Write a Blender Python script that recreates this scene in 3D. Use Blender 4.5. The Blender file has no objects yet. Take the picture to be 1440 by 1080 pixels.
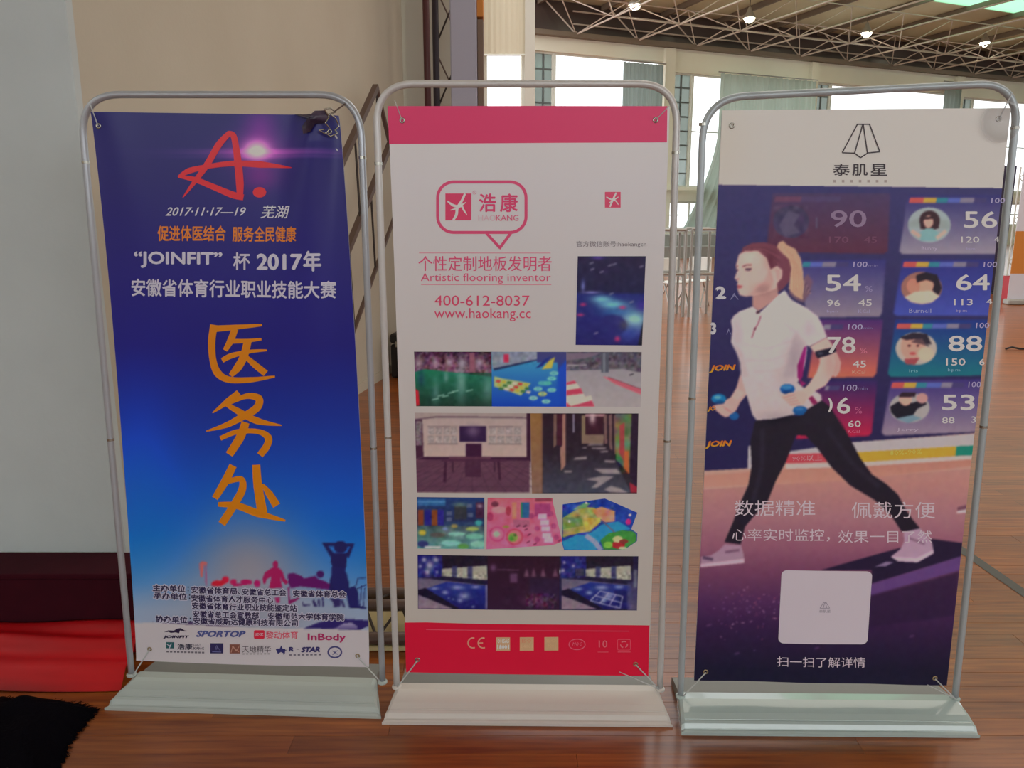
import bpy, bmesh, math, random
import numpy as np
from mathutils import Vector, Matrix

random.seed(7)
rng = np.random.default_rng(11)
SC = bpy.context.scene
COL = SC.collection

# ------------------------------------------------------------------ camera, world, light, exposure
F, PITCH, HC = 1120.0, math.radians(12.2), 1.65
cam = bpy.data.cameras.new('camera')
cam.sensor_width = 36.0
cam.lens = F * 36.0 / 1440.0
cam.clip_end = 300
camo = bpy.data.objects.new('camera', cam)
camo.location = (0, 0, HC)
camo.rotation_euler = (math.pi / 2 - PITCH, 0, 0)
COL.objects.link(camo)
SC.camera = camo

world = bpy.data.worlds.new('world')
SC.world = world
world.use_nodes = True
bg = world.node_tree.nodes['Background']
bg.inputs[0].default_value = (0.93, 0.97, 1.0, 1)
bg.inputs[1].default_value = 2.4


def area(name, loc, rot, sx, sy, power, col=(1, 1, 1)):
    l = bpy.data.lights.new(name, 'AREA')
    l.shape = 'RECTANGLE'
    l.size, l.size_y, l.energy, l.color = sx, sy, power, col
    o = bpy.data.objects.new(name, l)
    o.location, o.rotation_euler = loc, rot
    COL.objects.link(o)
    return o


# added fill lights: from behind, under the roof, and extra daylight at the window wall
area('rear_fill', (6.0, -9.0, 4.0), (math.radians(80), 0, math.radians(18)), 12, 4, 235, (0.94, 1.0, 1.0))
area('roof_fill', (8, 9, 8.4), (0, 0, 0), 14, 9, 600, (1.0, 0.94, 0.84))
area('far_roof_fill', (15, 25, 7.4), (math.radians(-38), 0, math.radians(-24)), 22, 4, 110, (1.0, 0.96, 0.88))
area('window_wall_fill', (16.2, 33.2, 5.0), (math.radians(-100), 0, math.radians(-24)), 34, 4, 260, (0.96, 1.0, 0.98))

SC.view_settings.view_transform = 'Standard'
SC.view_settings.look = 'None'
SC.view_settings.gamma = 1.0
SC.view_settings.use_curve_mapping = False
SC.view_settings.exposure = 0.0
SC.cycles.max_bounces = 6
SC.cycles.diffuse_bounces = 3
SC.cycles.glossy_bounces = 3
SC.cycles.use_denoising = True

# ------------------------------------------------------------------ helpers
CP, SP = math.cos(PITCH), math.sin(PITCH)


def ray(x, y):
    u = (x - 720) / F
    v = (540 - y) / F
    return np.array([u, CP + v * SP, -SP + v * CP])


def hit(x, y, O, N):
    """point of the plane (O, N) seen at a place of the photograph"""
    C = np.array([0, 0, HC])
    d = ray(x, y)
    return C + d * (np.dot(np.asarray(O) - C, N) / np.dot(d, N))


def floor_pt(x, y, z=0.0):
    return hit(x, y, np.array([0, 0, z]), np.array([0, 0, 1.0]))


def at_Y(x, y, Y):
    return hit(x, y, np.array([0, Y, 0]), np.array([0, 1.0, 0]))


def lin(c):
    c = np.asarray(c, float) / 255.0
    return np.where(c <= 0.04045, c / 12.92, ((c + 0.055) / 1.055) ** 2.4)


def mat(name, col, rough=0.5, metal=0.0, spec=0.5, noise=None, bump=None, coat=0, trans=0, alpha=1, sheen=0):
    m = bpy.data.materials.new(name)
    m.use_nodes = True
    nt = m.node_tree
    b = nt.nodes['Principled BSDF']
    c = lin(col)
    b.inputs['Base Color'].default_value = (*c, 1)
    b.inputs['Roughness'].default_value = rough
    b.inputs['Metallic'].default_value = metal
    b.inputs['Specular IOR Level'].default_value = spec
    b.inputs['Coat Weight'].default_value = coat
    b.inputs['Transmission Weight'].default_value = trans
    b.inputs['Alpha'].default_value = alpha
    b.inputs['Sheen Weight'].default_value = sheen
    if noise or bump:
        tc = nt.nodes.new('ShaderNodeTexCoord')
    if noise:
        sc, amt, col2 = noise
        mp = nt.nodes.new('ShaderNodeMapping')
        s3 = sc if isinstance(sc, tuple) else (sc, sc, sc)
        mp.inputs['Scale'].default_value = s3
        nt.links.new(tc.outputs['Object'], mp.inputs[0])
        n = nt.nodes.new('ShaderNodeTexNoise')
        n.inputs['Scale'].default_value = 1
        n.inputs['Detail'].default_value = 5
        nt.links.new(mp.outputs[0], n.inputs['Vector'])
        r = nt.nodes.new('ShaderNodeValToRGB')
        r.color_ramp.elements[0].position = 0.5 - amt
        r.color_ramp.elements[1].position = 0.5 + amt
        r.color_ramp.elements[0].color = (*c, 1)
        r.color_ramp.elements[1].color = (*lin(col2), 1)
        nt.links.new(n.outputs['Fac'], r.inputs[0])
        nt.links.new(r.outputs[0], b.inputs['Base Color'])
    if bump:
        sc, st = bump
        mp = nt.nodes.new('ShaderNodeMapping')
        s3 = sc if isinstance(sc, tuple) else (sc, sc, sc)
        mp.inputs['Scale'].default_value = s3
        nt.links.new(tc.outputs['Object'], mp.inputs[0])
        n = nt.nodes.new('ShaderNodeTexNoise')
        n.inputs['Scale'].default_value = 1
        n.inputs['Detail'].default_value = 3
        nt.links.new(mp.outputs[0], n.inputs['Vector'])
        bp = nt.nodes.new('ShaderNodeBump')
        bp.inputs['Strength'].default_value = st
        bp.inputs['Distance'].default_value = 0.01
        nt.links.new(n.outputs['Fac'], bp.inputs['Height'])
        nt.links.new(bp.outputs[0], b.inputs['Normal'])
    return m


def root_inv(o):
    """world -> local matrix of the topmost parent (children carry no transform of their own)"""
    while o.parent:
        o = o.parent
    return (Matrix.Translation(o.location) @ Matrix.Rotation(o.rotation_euler.z, 4, 'Z')).inverted()


def mk(name, verts, faces, material, parent=None, smooth=False, world=True):
    """one mesh object; verts in world space are brought into the parent's space"""
    V = np.asarray(verts, float).reshape(-1, 3)
    if parent is not None and world:
        M = np.array(root_inv(parent))
        V = V @ M[:3, :3].T + M[:3, 3]
    me = bpy.data.meshes.new(name)
    me.from_pydata([tuple(v) for v in V], [], [tuple(int(i) for i in f) for f in faces])
    if material:
        me.materials.append(material)
    if smooth:
        me.polygons.foreach_set('use_smooth', [True] * len(me.polygons))
    me.update()
    o = bpy.data.objects.new(name, me)
    COL.objects.link(o)
    if parent is not None:
        o.parent = parent
    return o


def empty(name, loc, rz=0.0):
    o = bpy.data.objects.new(name, None)
    o.location = loc
    o.rotation_euler = (0, 0, rz)
    o.empty_display_size = 0.1
    COL.objects.link(o)
    return o


def tag(o, label=None, cat=None, group=None, kind=None):
    if label: o['label'] = label
    if cat: o['category'] = cat
    if group: o['group'] = group
    if kind: o['kind'] = kind
    return o


class MB:
    """collects verts and faces of one mesh"""
    def __init__(s):
        s.v, s.f = [], []

    def add(s, V, Fs):
        n = len(s.v)
        s.v += [tuple(p) for p in V]
        s.f += [tuple(i + n for i in f) for f in Fs]
        return s

    def box(s, c, size, R=None, bev=0.0):
        hx, hy, hz = [k / 2 for k in size]
        if bev > 0:
            b = min(bev, hx * .9, hy * .9, hz * .9)
            V = []
            # bevelled box: 24 verts
            idx = {}
            for sx in (-1, 1):
                for sy in (-1, 1):
                    for sz in (-1, 1):
                        for ax in range(3):
                            p = [sx * (hx - b), sy * (hy - b), sz * (hz - b)]
                            p[ax] = (sx * hx, sy * hy, sz * hz)[ax]
                            idx[(sx, sy, sz, ax)] = len(V)
                            V.append(p)
            Fs = []
            for ax in range(3):
                for sg in (-1, 1):
                    o = [a for a in range(3) if a != ax]
                    q = []
                    for a, b2 in ((-1, -1), (1, -1), (1, 1), (-1, 1)):
                        k = [0, 0, 0]; k[ax] = sg; k[o[0]] = a; k[o[1]] = b2
                        q.append(idx[(k[0], k[1], k[2], ax)])
                    Fs.append(q if (sg > 0) == (ax != 1) else q[::-1])
            for ax in range(3):
                o = [a for a in range(3) if a != ax]
                for a in (-1, 1):
                    for b2 in (-1, 1):
                        k1 = [0, 0, 0]; k1[o[0]] = a; k1[o[1]] = b2; k1[ax] = -1
                        k2 = list(k1); k2[ax] = 1
                        Fs.append([idx[(*k1, o[0])], idx[(*k2, o[0])], idx[(*k2, o[1])], idx[(*k1, o[1])]])
            for sx in (-1, 1):
                for sy in (-1, 1):
                    for sz in (-1, 1):
                        Fs.append([idx[(sx, sy, sz, a)] for a in range(3)])
        else:
            V = [(sx * hx, sy * hy, sz * hz) for sx in (-1, 1) for sy in (-1, 1) for sz in (-1, 1)]
            Fs = [(0, 1, 3, 2), (4, 6, 7, 5), (0, 4, 5, 1), (2, 3, 7, 6), (0, 2, 6, 4), (1, 5, 7, 3)]
        V = np.array(V, float)
        if R is not None:
            V = V @ np.array(R).T
        V = V + np.array(c)
        return s.add(V, Fs)

    def rod(s, a, b, r, n=8, r2=None, caps=True):
        a, b = np.array(a, float), np.array(b, float)
        d = b - a
        L = np.linalg.norm(d); d = d / L
        t = np.array([0, 0, 1.0]) if abs(d[2]) < .9 else np.array([1.0, 0, 0])
        x = np.cross(t, d); x /= np.linalg.norm(x)
        y = np.cross(d, x)
        r2 = r if r2 is None else r2
        V = []
        for p, rr in ((a, r), (b, r2)):
            for k in range(n):
                th = 2 * math.pi * k / n
                V.append(p + rr * (math.cos(th) * x + math.sin(th) * y))
        Fs = [(k, (k + 1) % n, n + (k + 1) % n, n + k) for k in range(n)]
        if caps:
            Fs += [tuple(range(n))[::-1], tuple(range(n, 2 * n))]
        return s.add(V, Fs)

    def tube(s, pts, r, n=10, closed=False, caps=True):
        P = [np.array(p, float) for p in pts]
        m = len(P)
        T = []
        for i in range(m):
            if closed:
                d = P[(i + 1) % m] - P[i - 1]
            else:
                d = P[min(i + 1, m - 1)] - P[max(i - 1, 0)]
            T.append(d / (np.linalg.norm(d) + 1e-12))
        up = np.array([0, 0, 1.0]) if abs(T[0][2]) < .9 else np.array([0, 1.0, 0])
        x = np.cross(up, T[0]); x /= np.linalg.norm(x)
        V = []
        for i in range(m):
            x = x - np.dot(x, T[i]) * T[i]; x /= np.linalg.norm(x)
            y = np.cross(T[i], x)
            rr = r[i] if hasattr(r, '__len__') else r
            for k in range(n):
                th = 2 * math.pi * k / n
                V.append(P[i] + rr * (math.cos(th) * x + math.sin(th) * y))
        Fs = []
        for i in range(m if closed else m - 1):
            j = (i + 1) % m
            for k in range(n):
                Fs.append((i * n + k, i * n + (k + 1) % n, j * n + (k + 1) % n, j * n + k))
        if caps and not closed:
            Fs += [tuple(range(n))[::-1], tuple(range((m - 1) * n, m * n))]
        return s.add(V, Fs)

    def lathe(s, prof, c, n=20, R=None):
        V = []
        for r, z in prof:
            for k in range(n):
                th = 2 * math.pi * k / n
                V.append((r * math.cos(th), r * math.sin(th), z))
        Fs = []
        for i in range(len(prof) - 1):
            for k in range(n):
                Fs.append((i * n + k, i * n + (k + 1) % n, (i + 1) * n + (k + 1) % n, (i + 1) * n + k))
        Fs += [tuple(range(n))[::-1], tuple(range((len(prof) - 1) * n, len(prof) * n))]
        V = np.array(V)
        if R is not None: V = V @ np.array(R).T
        return s.add(V + np.array(c), Fs)

    def build(s, name, material, parent=None, smooth=False, world=True):
        return mk(name, s.v, s.f, material, parent, smooth, world)


# ------------------------------------------------------------------ materials
M = {}
M['grey_wall'] = mat('grey_plaster', (200, 208, 210), .85, noise=(3.0, .3, (190, 198, 200)), bump=((40, 40, 40), .08))
M['beige_wall'] = mat('beige_plaster', (206, 198, 182), .85, noise=(1.2, .35, (192, 182, 164)), bump=((40, 40, 40), .08))
M['pale_wall'] = mat('pale_plaster', (208, 204, 192), .85)
M['cream_wall'] = mat('cream_wall', (240, 234, 216), .8, noise=(.6, .3, (232, 225, 204)))
M['lavender'] = mat('lavender_board', (176, 174, 192), .6)
M['brown_trim'] = mat('brown_trim', (120, 98, 84), .6)
M['orange'] = mat('orange_paint', (205, 128, 48), .6)
M['maroon'] = mat('maroon_paint', (62, 12, 26), .8, spec=.12, noise=(14, .3, (52, 8, 22)))
M['red_cloth'] = mat('red_satin', (206, 14, 26), .42, spec=.3, noise=((1.2, 9, 9), .25, (150, 6, 16)))
M['black_cloth'] = mat('black_cloth', (11, 8, 15), 1.0, spec=.05, bump=((60, 60, 60), .6))
M['maroon_pole'] = mat('maroon_pole', (84, 36, 38), .45)
M['dark_pole'] = mat('dark_pole', (62, 54, 62), .4, metal=.3)
M['brown_metal'] = mat('brown_truss_metal', (104, 84, 76), .45, metal=.3)
M['wire'] = mat('dark_wire', (58, 48, 44), .5, metal=.4)
M['cream_board'] = mat('cream_board', (196, 178, 130), .6)
M['tube_l'] = mat('grey_tube', (176, 180, 188), .28, metal=.35)
M['tube_m'] = mat('pale_tube', (208, 206, 206), .3, metal=.15)
M['tube_r'] = mat('blue_grey_tube', (178, 188, 194), .3, metal=.15)
M['base_l'] = mat('plastic_grey_green', (182, 192, 190), .42)
M['base_m'] = mat('plastic_white', (214, 208, 204), .42)
M['base_r'] = mat('plastic_pale_teal', (180, 198, 198), .14, coat=.6)
M['base_rear'] = mat('grey_rear_shade', (138, 140, 138), .5)  # shade behind the foot's ridge, put into a darker grey
M['steel'] = mat('steel', (170, 168, 160), .25, metal=.9)
M['brass'] = mat('brass_eyelet', (168, 150, 118), .35, metal=.7)
M['cord'] = mat('elastic_cord', (196, 198, 200), .6)
M['plastic_film'] = mat('clear_film', (220, 222, 228), .12, alpha=.28)
M['black_case'] = mat('black_case', (26, 22, 24), .5)
M['frame_w'] = mat('white_window_frame', (222, 220, 208), .5)
M['mullion'] = mat('grey_mullion', (96, 100, 100), .5)
M['cladding'] = mat('dark_brown_cladding', (70, 56, 54), .3, noise=((.3, .3, 3), .3, (82, 66, 62)))
M['roof'] = mat('tan_roof_sheet', (214, 204, 170), .7)
M['purlin'] = mat('brown_purlin', (120, 104, 88), .6)
M['truss_bar'] = mat('cream_truss_bar', (206, 188, 174), .5)
M['lamp_shade'] = mat('lamp_shade', (190, 188, 180), .3, metal=.6)
M['red_plastic'] = mat('red_plastic', (176, 30, 44), .4)
M['dark_purple'] = mat('dark_purple_panel', (46, 34, 62), .5)
M['rack'] = mat('silver_rack', (168, 166, 160), .3, metal=.5)
M['bleacher'] = mat('grey_bleacher', (150, 148, 142), .7)
M['chair_white'] = mat('white_chair_plastic', (226, 224, 218), .5)
M['paper_white'] = mat('white_board', (214, 212, 222), .5)
M['line_paint'] = mat('grey_line_paint', (74, 70, 66), .5)


def emis(name, col, st):
    m = bpy.data.materials.new(name)
    m.use_nodes = True
    nt = m.node_tree
    nt.nodes.remove(nt.nodes['Principled BSDF'])
    e = nt.nodes.new('ShaderNodeEmission')
    e.inputs[0].default_value = (*lin(col), 1)
    e.inputs[1].default_value = st
    nt.links.new(e.outputs[0], nt.nodes['Material Output'].inputs[0])
    return m


M['lamp'] = emis('lamp_bulb_light', (255, 246, 214), 24)


def glassy(name, col, gloss, tr):
    """thin pane: mostly see-through with a tinted frosted share"""
    m = bpy.data.materials.new(name)
    m.use_nodes = True
    nt = m.node_tree
    nt.nodes.remove(nt.nodes['Principled BSDF'])
    a = nt.nodes.new('ShaderNodeBsdfTransparent')
    a.inputs[0].default_value = (*lin(col), 1)
    b = nt.nodes.new('ShaderNodeBsdfTranslucent')
    b.inputs[0].default_value = (*lin(col), 1)
    g = nt.nodes.new('ShaderNodeBsdfGlossy')
    g.inputs['Roughness'].default_value = .1
    g.inputs[0].default_value = (.8, .85, .85, 1)
    x = nt.nodes.new('ShaderNodeMixShader'); x.inputs[0].default_value = tr
    y = nt.nodes.new('ShaderNodeMixShader'); y.inputs[0].default_value = gloss
    nt.links.new(a.outputs[0], x.inputs[1]); nt.links.new(b.outputs[0], x.inputs[2])
    nt.links.new(x.outputs[0], y.inputs[1]); nt.links.new(g.outputs[0], y.inputs[2])
    nt.links.new(y.outputs[0], nt.nodes['Material Output'].inputs[0])
    return m


M['glass'] = glassy('clear_pane', (250, 252, 252), .06, .05)
M['glass_frost'] = glassy('frosted_pane', (112, 122, 116), .10, .8)
M['skylight'] = glassy('green_skylight_sheet', (196, 232, 206), .05, .8)


def cloth_mat(name, col, share=.5):
    m = bpy.data.materials.new(name)
    m.use_nodes = True
    nt = m.node_tree
    nt.nodes.remove(nt.nodes['Principled BSDF'])
    a = nt.nodes.new('ShaderNodeBsdfDiffuse'); a.inputs[0].default_value = (*lin(col), 1)
    b = nt.nodes.new('ShaderNodeBsdfTranslucent'); b.inputs[0].default_value = (*lin(col), 1)
    x = nt.nodes.new('ShaderNodeMixShader'); x.inputs[0].default_value = share
    nt.links.new(a.outputs[0], x.inputs[1]); nt.links.new(b.outputs[0], x.inputs[2])
    nt.links.new(x.outputs[0], nt.nodes['Material Output'].inputs[0])
    return m


M['curtain'] = cloth_mat('grey_green_curtain', (150, 162, 158), .35)
M['curtain_pale'] = cloth_mat('pale_green_curtain', (178, 190, 180), .35)
M['blind'] = cloth_mat('cream_roller_blind', (214, 202, 178), .4)


def wood_mat(name, planks):
    """polished hall floor: strips running across the hall"""
    m = bpy.data.materials.new(name)
    m.use_nodes = True
    nt = m.node_tree
    b = nt.nodes['Principled BSDF']
    b.inputs['Roughness'].default_value = .36
    b.inputs['Specular IOR Level'].default_value = .5
    b.inputs['Coat Weight'].default_value = .3
    b.inputs['Coat Roughness'].default_value = .16
    N = nt.nodes.new; L = nt.links.new
    g = N('ShaderNodeNewGeometry')
    mp = N('ShaderNodeMapping'); mp.inputs['Scale'].default_value = (1.6, 26, 1)
    L(g.outputs['Position'], mp.inputs[0])
    n = N('ShaderNodeTexNoise'); n.inputs['Scale'].default_value = 2; n.inputs['Detail'].default_value = 6
    L(mp.outputs[0], n.inputs['Vector'])
    r = N('ShaderNodeValToRGB')
    r.color_ramp.elements[0].position = .3; r.color_ramp.elements[1].position = .72
    r.color_ramp.elements[0].color = (*lin((122, 56, 12)), 1)
    r.color_ramp.elements[1].color = (*lin((176, 100, 34)), 1)
    L(n.outputs['Fac'], r.inputs[0])
    mx = N('ShaderNodeMix'); mx.data_type = 'RGBA'; mx.blend_type = 'MULTIPLY'; mx.inputs[0].default_value = 1
    L(r.outputs[0], mx.inputs[6])
    if planks:
        oi = N('ShaderNodeObjectInfo')
        r2 = N('ShaderNodeValToRGB')
        r2.color_ramp.elements[0].color = (.72, .70, .68, 1)
        r2.color_ramp.elements[1].color = (1.1, 1.08, 1.05, 1)
        L(oi.outputs['Random'], r2.inputs[0])
        L(r2.outputs[0], mx.inputs[7])
    else:
        br = N('ShaderNodeTexBrick')
        mp2 = N('ShaderNodeMapping'); L(g.outputs['Position'], mp2.inputs[0])
        br.inputs['Scale'].default_value = 1
        br.inputs['Brick Width'].default_value = 1.8
        br.inputs['Row Height'].default_value = .09
        br.inputs['Mortar Size'].default_value = .0016
        br.inputs['Color1'].default_value = (.72, .70, .68, 1)
        br.inputs['Color2'].default_value = (1.1, 1.08, 1.05, 1)
        br.inputs['Mortar'].default_value = (.35, .3, .25, 1)
        br.offset = .37
        L(mp2.outputs[0], br.inputs['Vector'])
        L(br.outputs['Color'], mx.inputs[7])
    L(mx.outputs[2], b.inputs['Base Color'])
    return m


M['wood_far'] = wood_mat('strip_wood_floor', False)
M['wood_plank'] = wood_mat('strip_wood_plank', True)


def print_mat(name, rough, spec):
    """printed vinyl: the artwork's colours come from the mesh colour attribute"""
    m = bpy.data.materials.new(name)
    m.use_nodes = True
    nt = m.node_tree
    b = nt.nodes['Principled BSDF']
    a = nt.nodes.new('ShaderNodeVertexColor'); a.layer_name = 'ink'
    nt.links.new(a.outputs[0], b.inputs['Base Color'])
    b.inputs['Roughness'].default_value = rough
    b.inputs['Specular IOR Level'].default_value = spec
    return m


M['print_l'] = print_mat('printed_vinyl_satin', .34, .45)
M['print_m'] = print_mat('printed_vinyl_gloss', .34, .28)
M['print_r'] = print_mat('printed_vinyl_matt', .50, .25)
M['vinyl_back'] = mat('vinyl_back', (205, 205, 208), .6)

# ------------------------------------------------------------------ floor
Y0, Y1, PX0, PX1, PW = 1.55, 4.07, -4.0, 4.4, .09
fl = MB()
XL, XR, YB, YT = -14, 60, -14, 75


def rect(x0, x1, y0, y1, z):
    n = len(fl.v)
    fl.v += [(x0, y0, z), (x1, y0, z), (x1, y1, z), (x0, y1, z)]
    fl.f.append((n, n + 1, n + 2, n + 3))


rect(XL, XR, YB, Y0, 0); rect(XL, XR, Y1, YT, 0)
rect(XL, PX0, Y0, Y1, 0); rect(PX1, XR, Y0, Y1, 0)
rect(PX0 - .5, PX1 + .5, Y0 - .5, Y1 + .5, -.013)
floor = fl.build('floor', M['wood_far'])
tag(floor, kind='structure')
row = 0
y = Y0
plank_cache = {}
while y < Y1 - .01:
    x = PX0
    first = True
    while x < PX1 - .01:
        L_ = [1.8, 1.2, .6, 1.5][row % 4] if first else 1.8
        first = False
        L_ = round(min(L_, PX1 - x), 3)
        if L_ not in plank_cache:
            b = MB().box((L_ / 2, PW / 2, -.006), (L_ - .0008, PW - .0008, .012), bev=.0007)
            ob = b.build('plank', M['wood_plank'], floor, world=False)
            plank_cache[L_] = ob.data
        else:
            ob = bpy.data.objects.new('plank', plank_cache[L_])
            COL.objects.link(ob)
            ob.parent = floor
        ob.location = (x, y, random.uniform(-.0003, .0))
        x += L_
    y += PW
    row += 1

# court line painted on the floor, seen right of the right-hand stand
a, b_ = floor_pt(1345, 768, .0015), floor_pt(1452, 842, .0015)
d = b_ - a; d /= np.linalg.norm(d)
nn = np.array([-d[1], d[0], 0]) * .028
a = a - d * 1.2
b_ = b_ + d * 1.5
ln = mk('floor_line', [a - nn, b_ - nn, b_ + nn, a + nn], [(0, 1, 2, 3)], M['line_paint'], floor, world=False)
ln['label'] = 'dark painted court line'

# ------------------------------------------------------------------ left side: pillar, beige wall, end wall
PILX, PILY = -1.55, 2.98
b = MB().box(((-14 + PILX) / 2, PILY + .025, 4.2), (14 + PILX, .05, 8.4), bev=.004)
tag(b.build('wall_left_front', M['grey_wall']), kind='structure')
f1, f2 = floor_pt(505.5, 552.6), floor_pt(538, 532)
wd = (f2 - f1) / np.linalg.norm(f2 - f1)          # direction of the beige wall, into the depth
WA = f1 + wd * ((PILY + .14 - f1[1]) / wd[1])
WBY = 8.9
WB = f1 + wd * ((WBY - f1[1]) / wd[1])
wn = np.array([wd[1], -wd[0], 0])                # towards the hall


def slab(name, p0, p1, z0, z1, th, material, parent=None, nrm=None):
    """upright slab whose visible face runs p0 -> p1, thickness th behind it"""
    p0, p1 = np.array(p0, float), np.array(p1, float)
    d = p1 - p0; d[2] = 0; L = np.linalg.norm(d); d /= L
    n = np.array([d[1], -d[0], 0]) if nrm is None else nrm
    V = []
    for z in (z0, z1):
        for p in (p0, p1, p1 - n * th, p0 - n * th):
            V.append((p[0], p[1], z))
    Fs = [(0, 1, 5, 4), (1, 2, 6, 5), (2, 3, 7, 6), (3, 0, 4, 7), (4, 5, 6, 7), (3, 2, 1, 0)]
    return mk(name, V, Fs, material, parent)


o = slab('wall_left', WA - wd * .02, WB, 0, 8.4, .2, M['beige_wall'], nrm=wn); tag(o, kind='structure')
# end wall facing the camera
EX0 = at_Y(572, 60, WBY)[0]
EX1 = at_Y(679, 60, WBY)[0]
o = slab('wall_back', (WB[0] - .05, WBY + .06, 0), (EX1, WBY + .06, 0), 0, 8.4, .25, M['pale_wall']); tag(o, kind='structure')
o = slab('trim_1', (EX0 - .0, WBY - .02, 0), (at_Y(597, 60, WBY)[0], WBY - .02, 0), 0, 8.35, .08, M['pale_wall']); tag(o, kind='structure')
cx0, cx1 = at_Y(633, 60, WBY - 1.12)[0], at_Y(670.5, 60, WBY - 1.12)[0]
o = MB().box(((cx0 + cx1) / 2, WBY - 1.0, 4.2), (cx1 - cx0, .24, 8.36), bev=.01).build('lavender_column', M['lavender'])
tag(o, kind='structure'); o.name = 'trim_2'
tx = at_Y(675.3, 60, WBY - 1.1)[0]
zc = at_Y(675, 27, WBY - 1.1)[2]
o = MB().box((tx, WBY - 1.0, zc / 2), (.056, .2, zc), bev=.004).build('trim_3', M['brown_trim']); tag(o, kind='structure')
o2 = MB().box((tx, WBY - 1.0, (zc + 8.3) / 2 + .01), (.058, .21, 8.3 - zc - .02), bev=.004).build('trim_4', M['orange']); tag(o2, kind='structure')
# low skirting along the beige wall
o = slab('baseboard_left', WA + wn * .012, WB + wn * .012, 0, .09, .011, M['beige_wall'], nrm=wn); tag(o, kind='structure')

# ------------------------------------------------------------------ glazed side wall with roller blind (between the column and the great window wall)
GY = 16.0


def gx(x, y=60): return at_Y(x, y, GY)[0]


def gz(y, x=710): return at_Y(x, y, GY)[2]


g = MB()
x0, x1, xp = gx(640), gx(680), gx(738)
xe = gx(752)
TOPZ = 8.35


def gbox(xa, xb, za, zb, th=.3, dy=0):
    g.box(((xa + xb) / 2, GY + th / 2 + dy, (za + zb) / 2), (xb - xa, th, zb - za))


gbox(gx(560), x1, 0, TOPZ); gbox(xp, xe, 0, TOPZ, .5, -.12); gbox(x1, xp, 0, .9); gbox(x1, xp, TOPZ - .25, TOPZ)
tag(g.build('wall_side', M['pale_wall']), kind='structure')
w = empty('window_1', ((x1 + xp) / 2, GY + .1, .9)); tag(w, kind='structure')
fr = MB()
for xx in (x1 + .03, xp - .03):
    fr.box((xx, GY + .12, (0.9 + TOPZ - .25) / 2), (.06, .08, TOPZ - .25 - .9))
for zz in (.93, 2.6, TOPZ - .28):
    fr.box(((x1 + xp) / 2, GY + .12, zz), (xp - x1 - .12, .08, .06))
fr.build('window_frame', M['frame_w'], w)
mk('pane', [(x1 + .06, GY + .16, .95), (xp - .06, GY + .16, .95), (xp - .06, GY + .16, TOPZ - .3), (x1 + .06, GY + .16, TOPZ - .3)], [(0, 1, 2, 3)], M['glass'], w)
zb = gz(78)
bl = empty('roller_blind', ((x1 + xp) / 2, GY - .05, TOPZ - .3))
tag(bl, 'cream roller blind half lowered over the tall bright side window', 'blind')
V, Fs = [], []
nb = 24
for j in range(2):
    for i in range(nb + 1):
        xx = x1 + (xp - x1) * i / nb
        V.append((xx, GY - .05 + .012 * math.sin(i * 1.9) , zb if j == 0 else TOPZ - .3))
Fs = [(i, i + 1, nb + 2 + i, nb + 1 + i) for i in range(nb)]
mk('blind_cloth', V, Fs, M['blind'], bl, smooth=True)
MB().rod((x1, GY - .05, TOPZ - .28), (xp, GY - .05, TOPZ - .28), .05, 12).build('roller', M['frame_w'], bl)
MB().rod((x1, GY - .05, zb), (xp, GY - .05, zb), .018, 10).build('bottom_bar', M['frame_w'], bl)

# ------------------------------------------------------------------ great window wall, receding to the right
DW = np.array([math.sin(math.radians(66)), math.cos(math.radians(66)), 0])
NW = np.array([DW[1], -DW[0], 0])                # towards the hall
W0 = np.array([.62, 30.0, 0])
HE = 7.75                                        # eave height


def wpt(x, y):
    """(s, z) on the window wall"""
    p = hit(x, y, W0, NW)
    return float(np.dot(p - W0, DW)), float(p[2])


def wp(s, z, d=0.0):
    p = W0 + DW * s + NW * d
    return (p[0], p[1], z)


def wbox(mb, s0, s1, z0, z1, d0, d1):
    V = [wp(s, z, d) for z in (z0, z1) for s, d in ((s0, d0), (s1, d0), (s1, d1), (s0, d1))]
    mb.add(V, [(0, 1, 5, 4), (1, 2, 6, 5), (2, 3, 7, 6), (3, 0, 4, 7), (4, 5, 6, 7), (3, 2, 1, 0)])


def ws(x, y=150): return wpt(x, y)[0]


ZT = wpt(815, 76)[1]           # window head
ZT2 = wpt(985, 104)[1]
ZS = wpt(960, 263)[1]          # sill of the upper windows
ZL1 = wpt(955, 283)[1]         # lower windows
ZL0 = wpt(955, 322)[1]
ZB = 7.2
# bays: (left edge, right edge, head z)
bays = [(ws(752), ws(930), ZT), (ws(945), ws(1134), ZT2), (ws(1145), ws(1340, 130), wpt(1230, 122)[1]), (ws(1352, 130), ws(1560, 130), wpt(1400, 140)[1])]
S_MIN, S_MAX = ws(738), max(ws(1560, 130) + 12, 46.0)
wl = MB()
edges = [S_MIN]
for b0, b1, zt in bays:
    edges += [b0, b1]
edges.append(S_MAX)
for i in range(0, len(edges), 2):
    wbox(wl, edges[i], edges[i + 1], 0, HE, 0, -.35)
for b0, b1, zt in bays:
    wbox(wl, b0, b1, zt, HE, 0, -.35)
    wbox(wl, b0, b1, ZL1, ZS, 0, -.35)
    wbox(wl, b0, b1, 0, ZL0, 0, -.35)
tag(wl.build('wall_right', M['cream_wall']), kind='structure')
pl = MB()
for i in range(2, len(edges) - 1, 2):
    wbox(pl, edges[i] + .02, edges[i + 1] - .02, 0, HE - .02, .16, .001)
tag(pl.build('trim_5', M['cream_wall']), kind='structure')
sl = MB()
wbox(sl, bays[0][0] + .05, S_MAX, ZS - .14, ZS - .02, .32, .165)
tag(sl.build('trim_6', M['cream_wall']), kind='structure')


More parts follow.
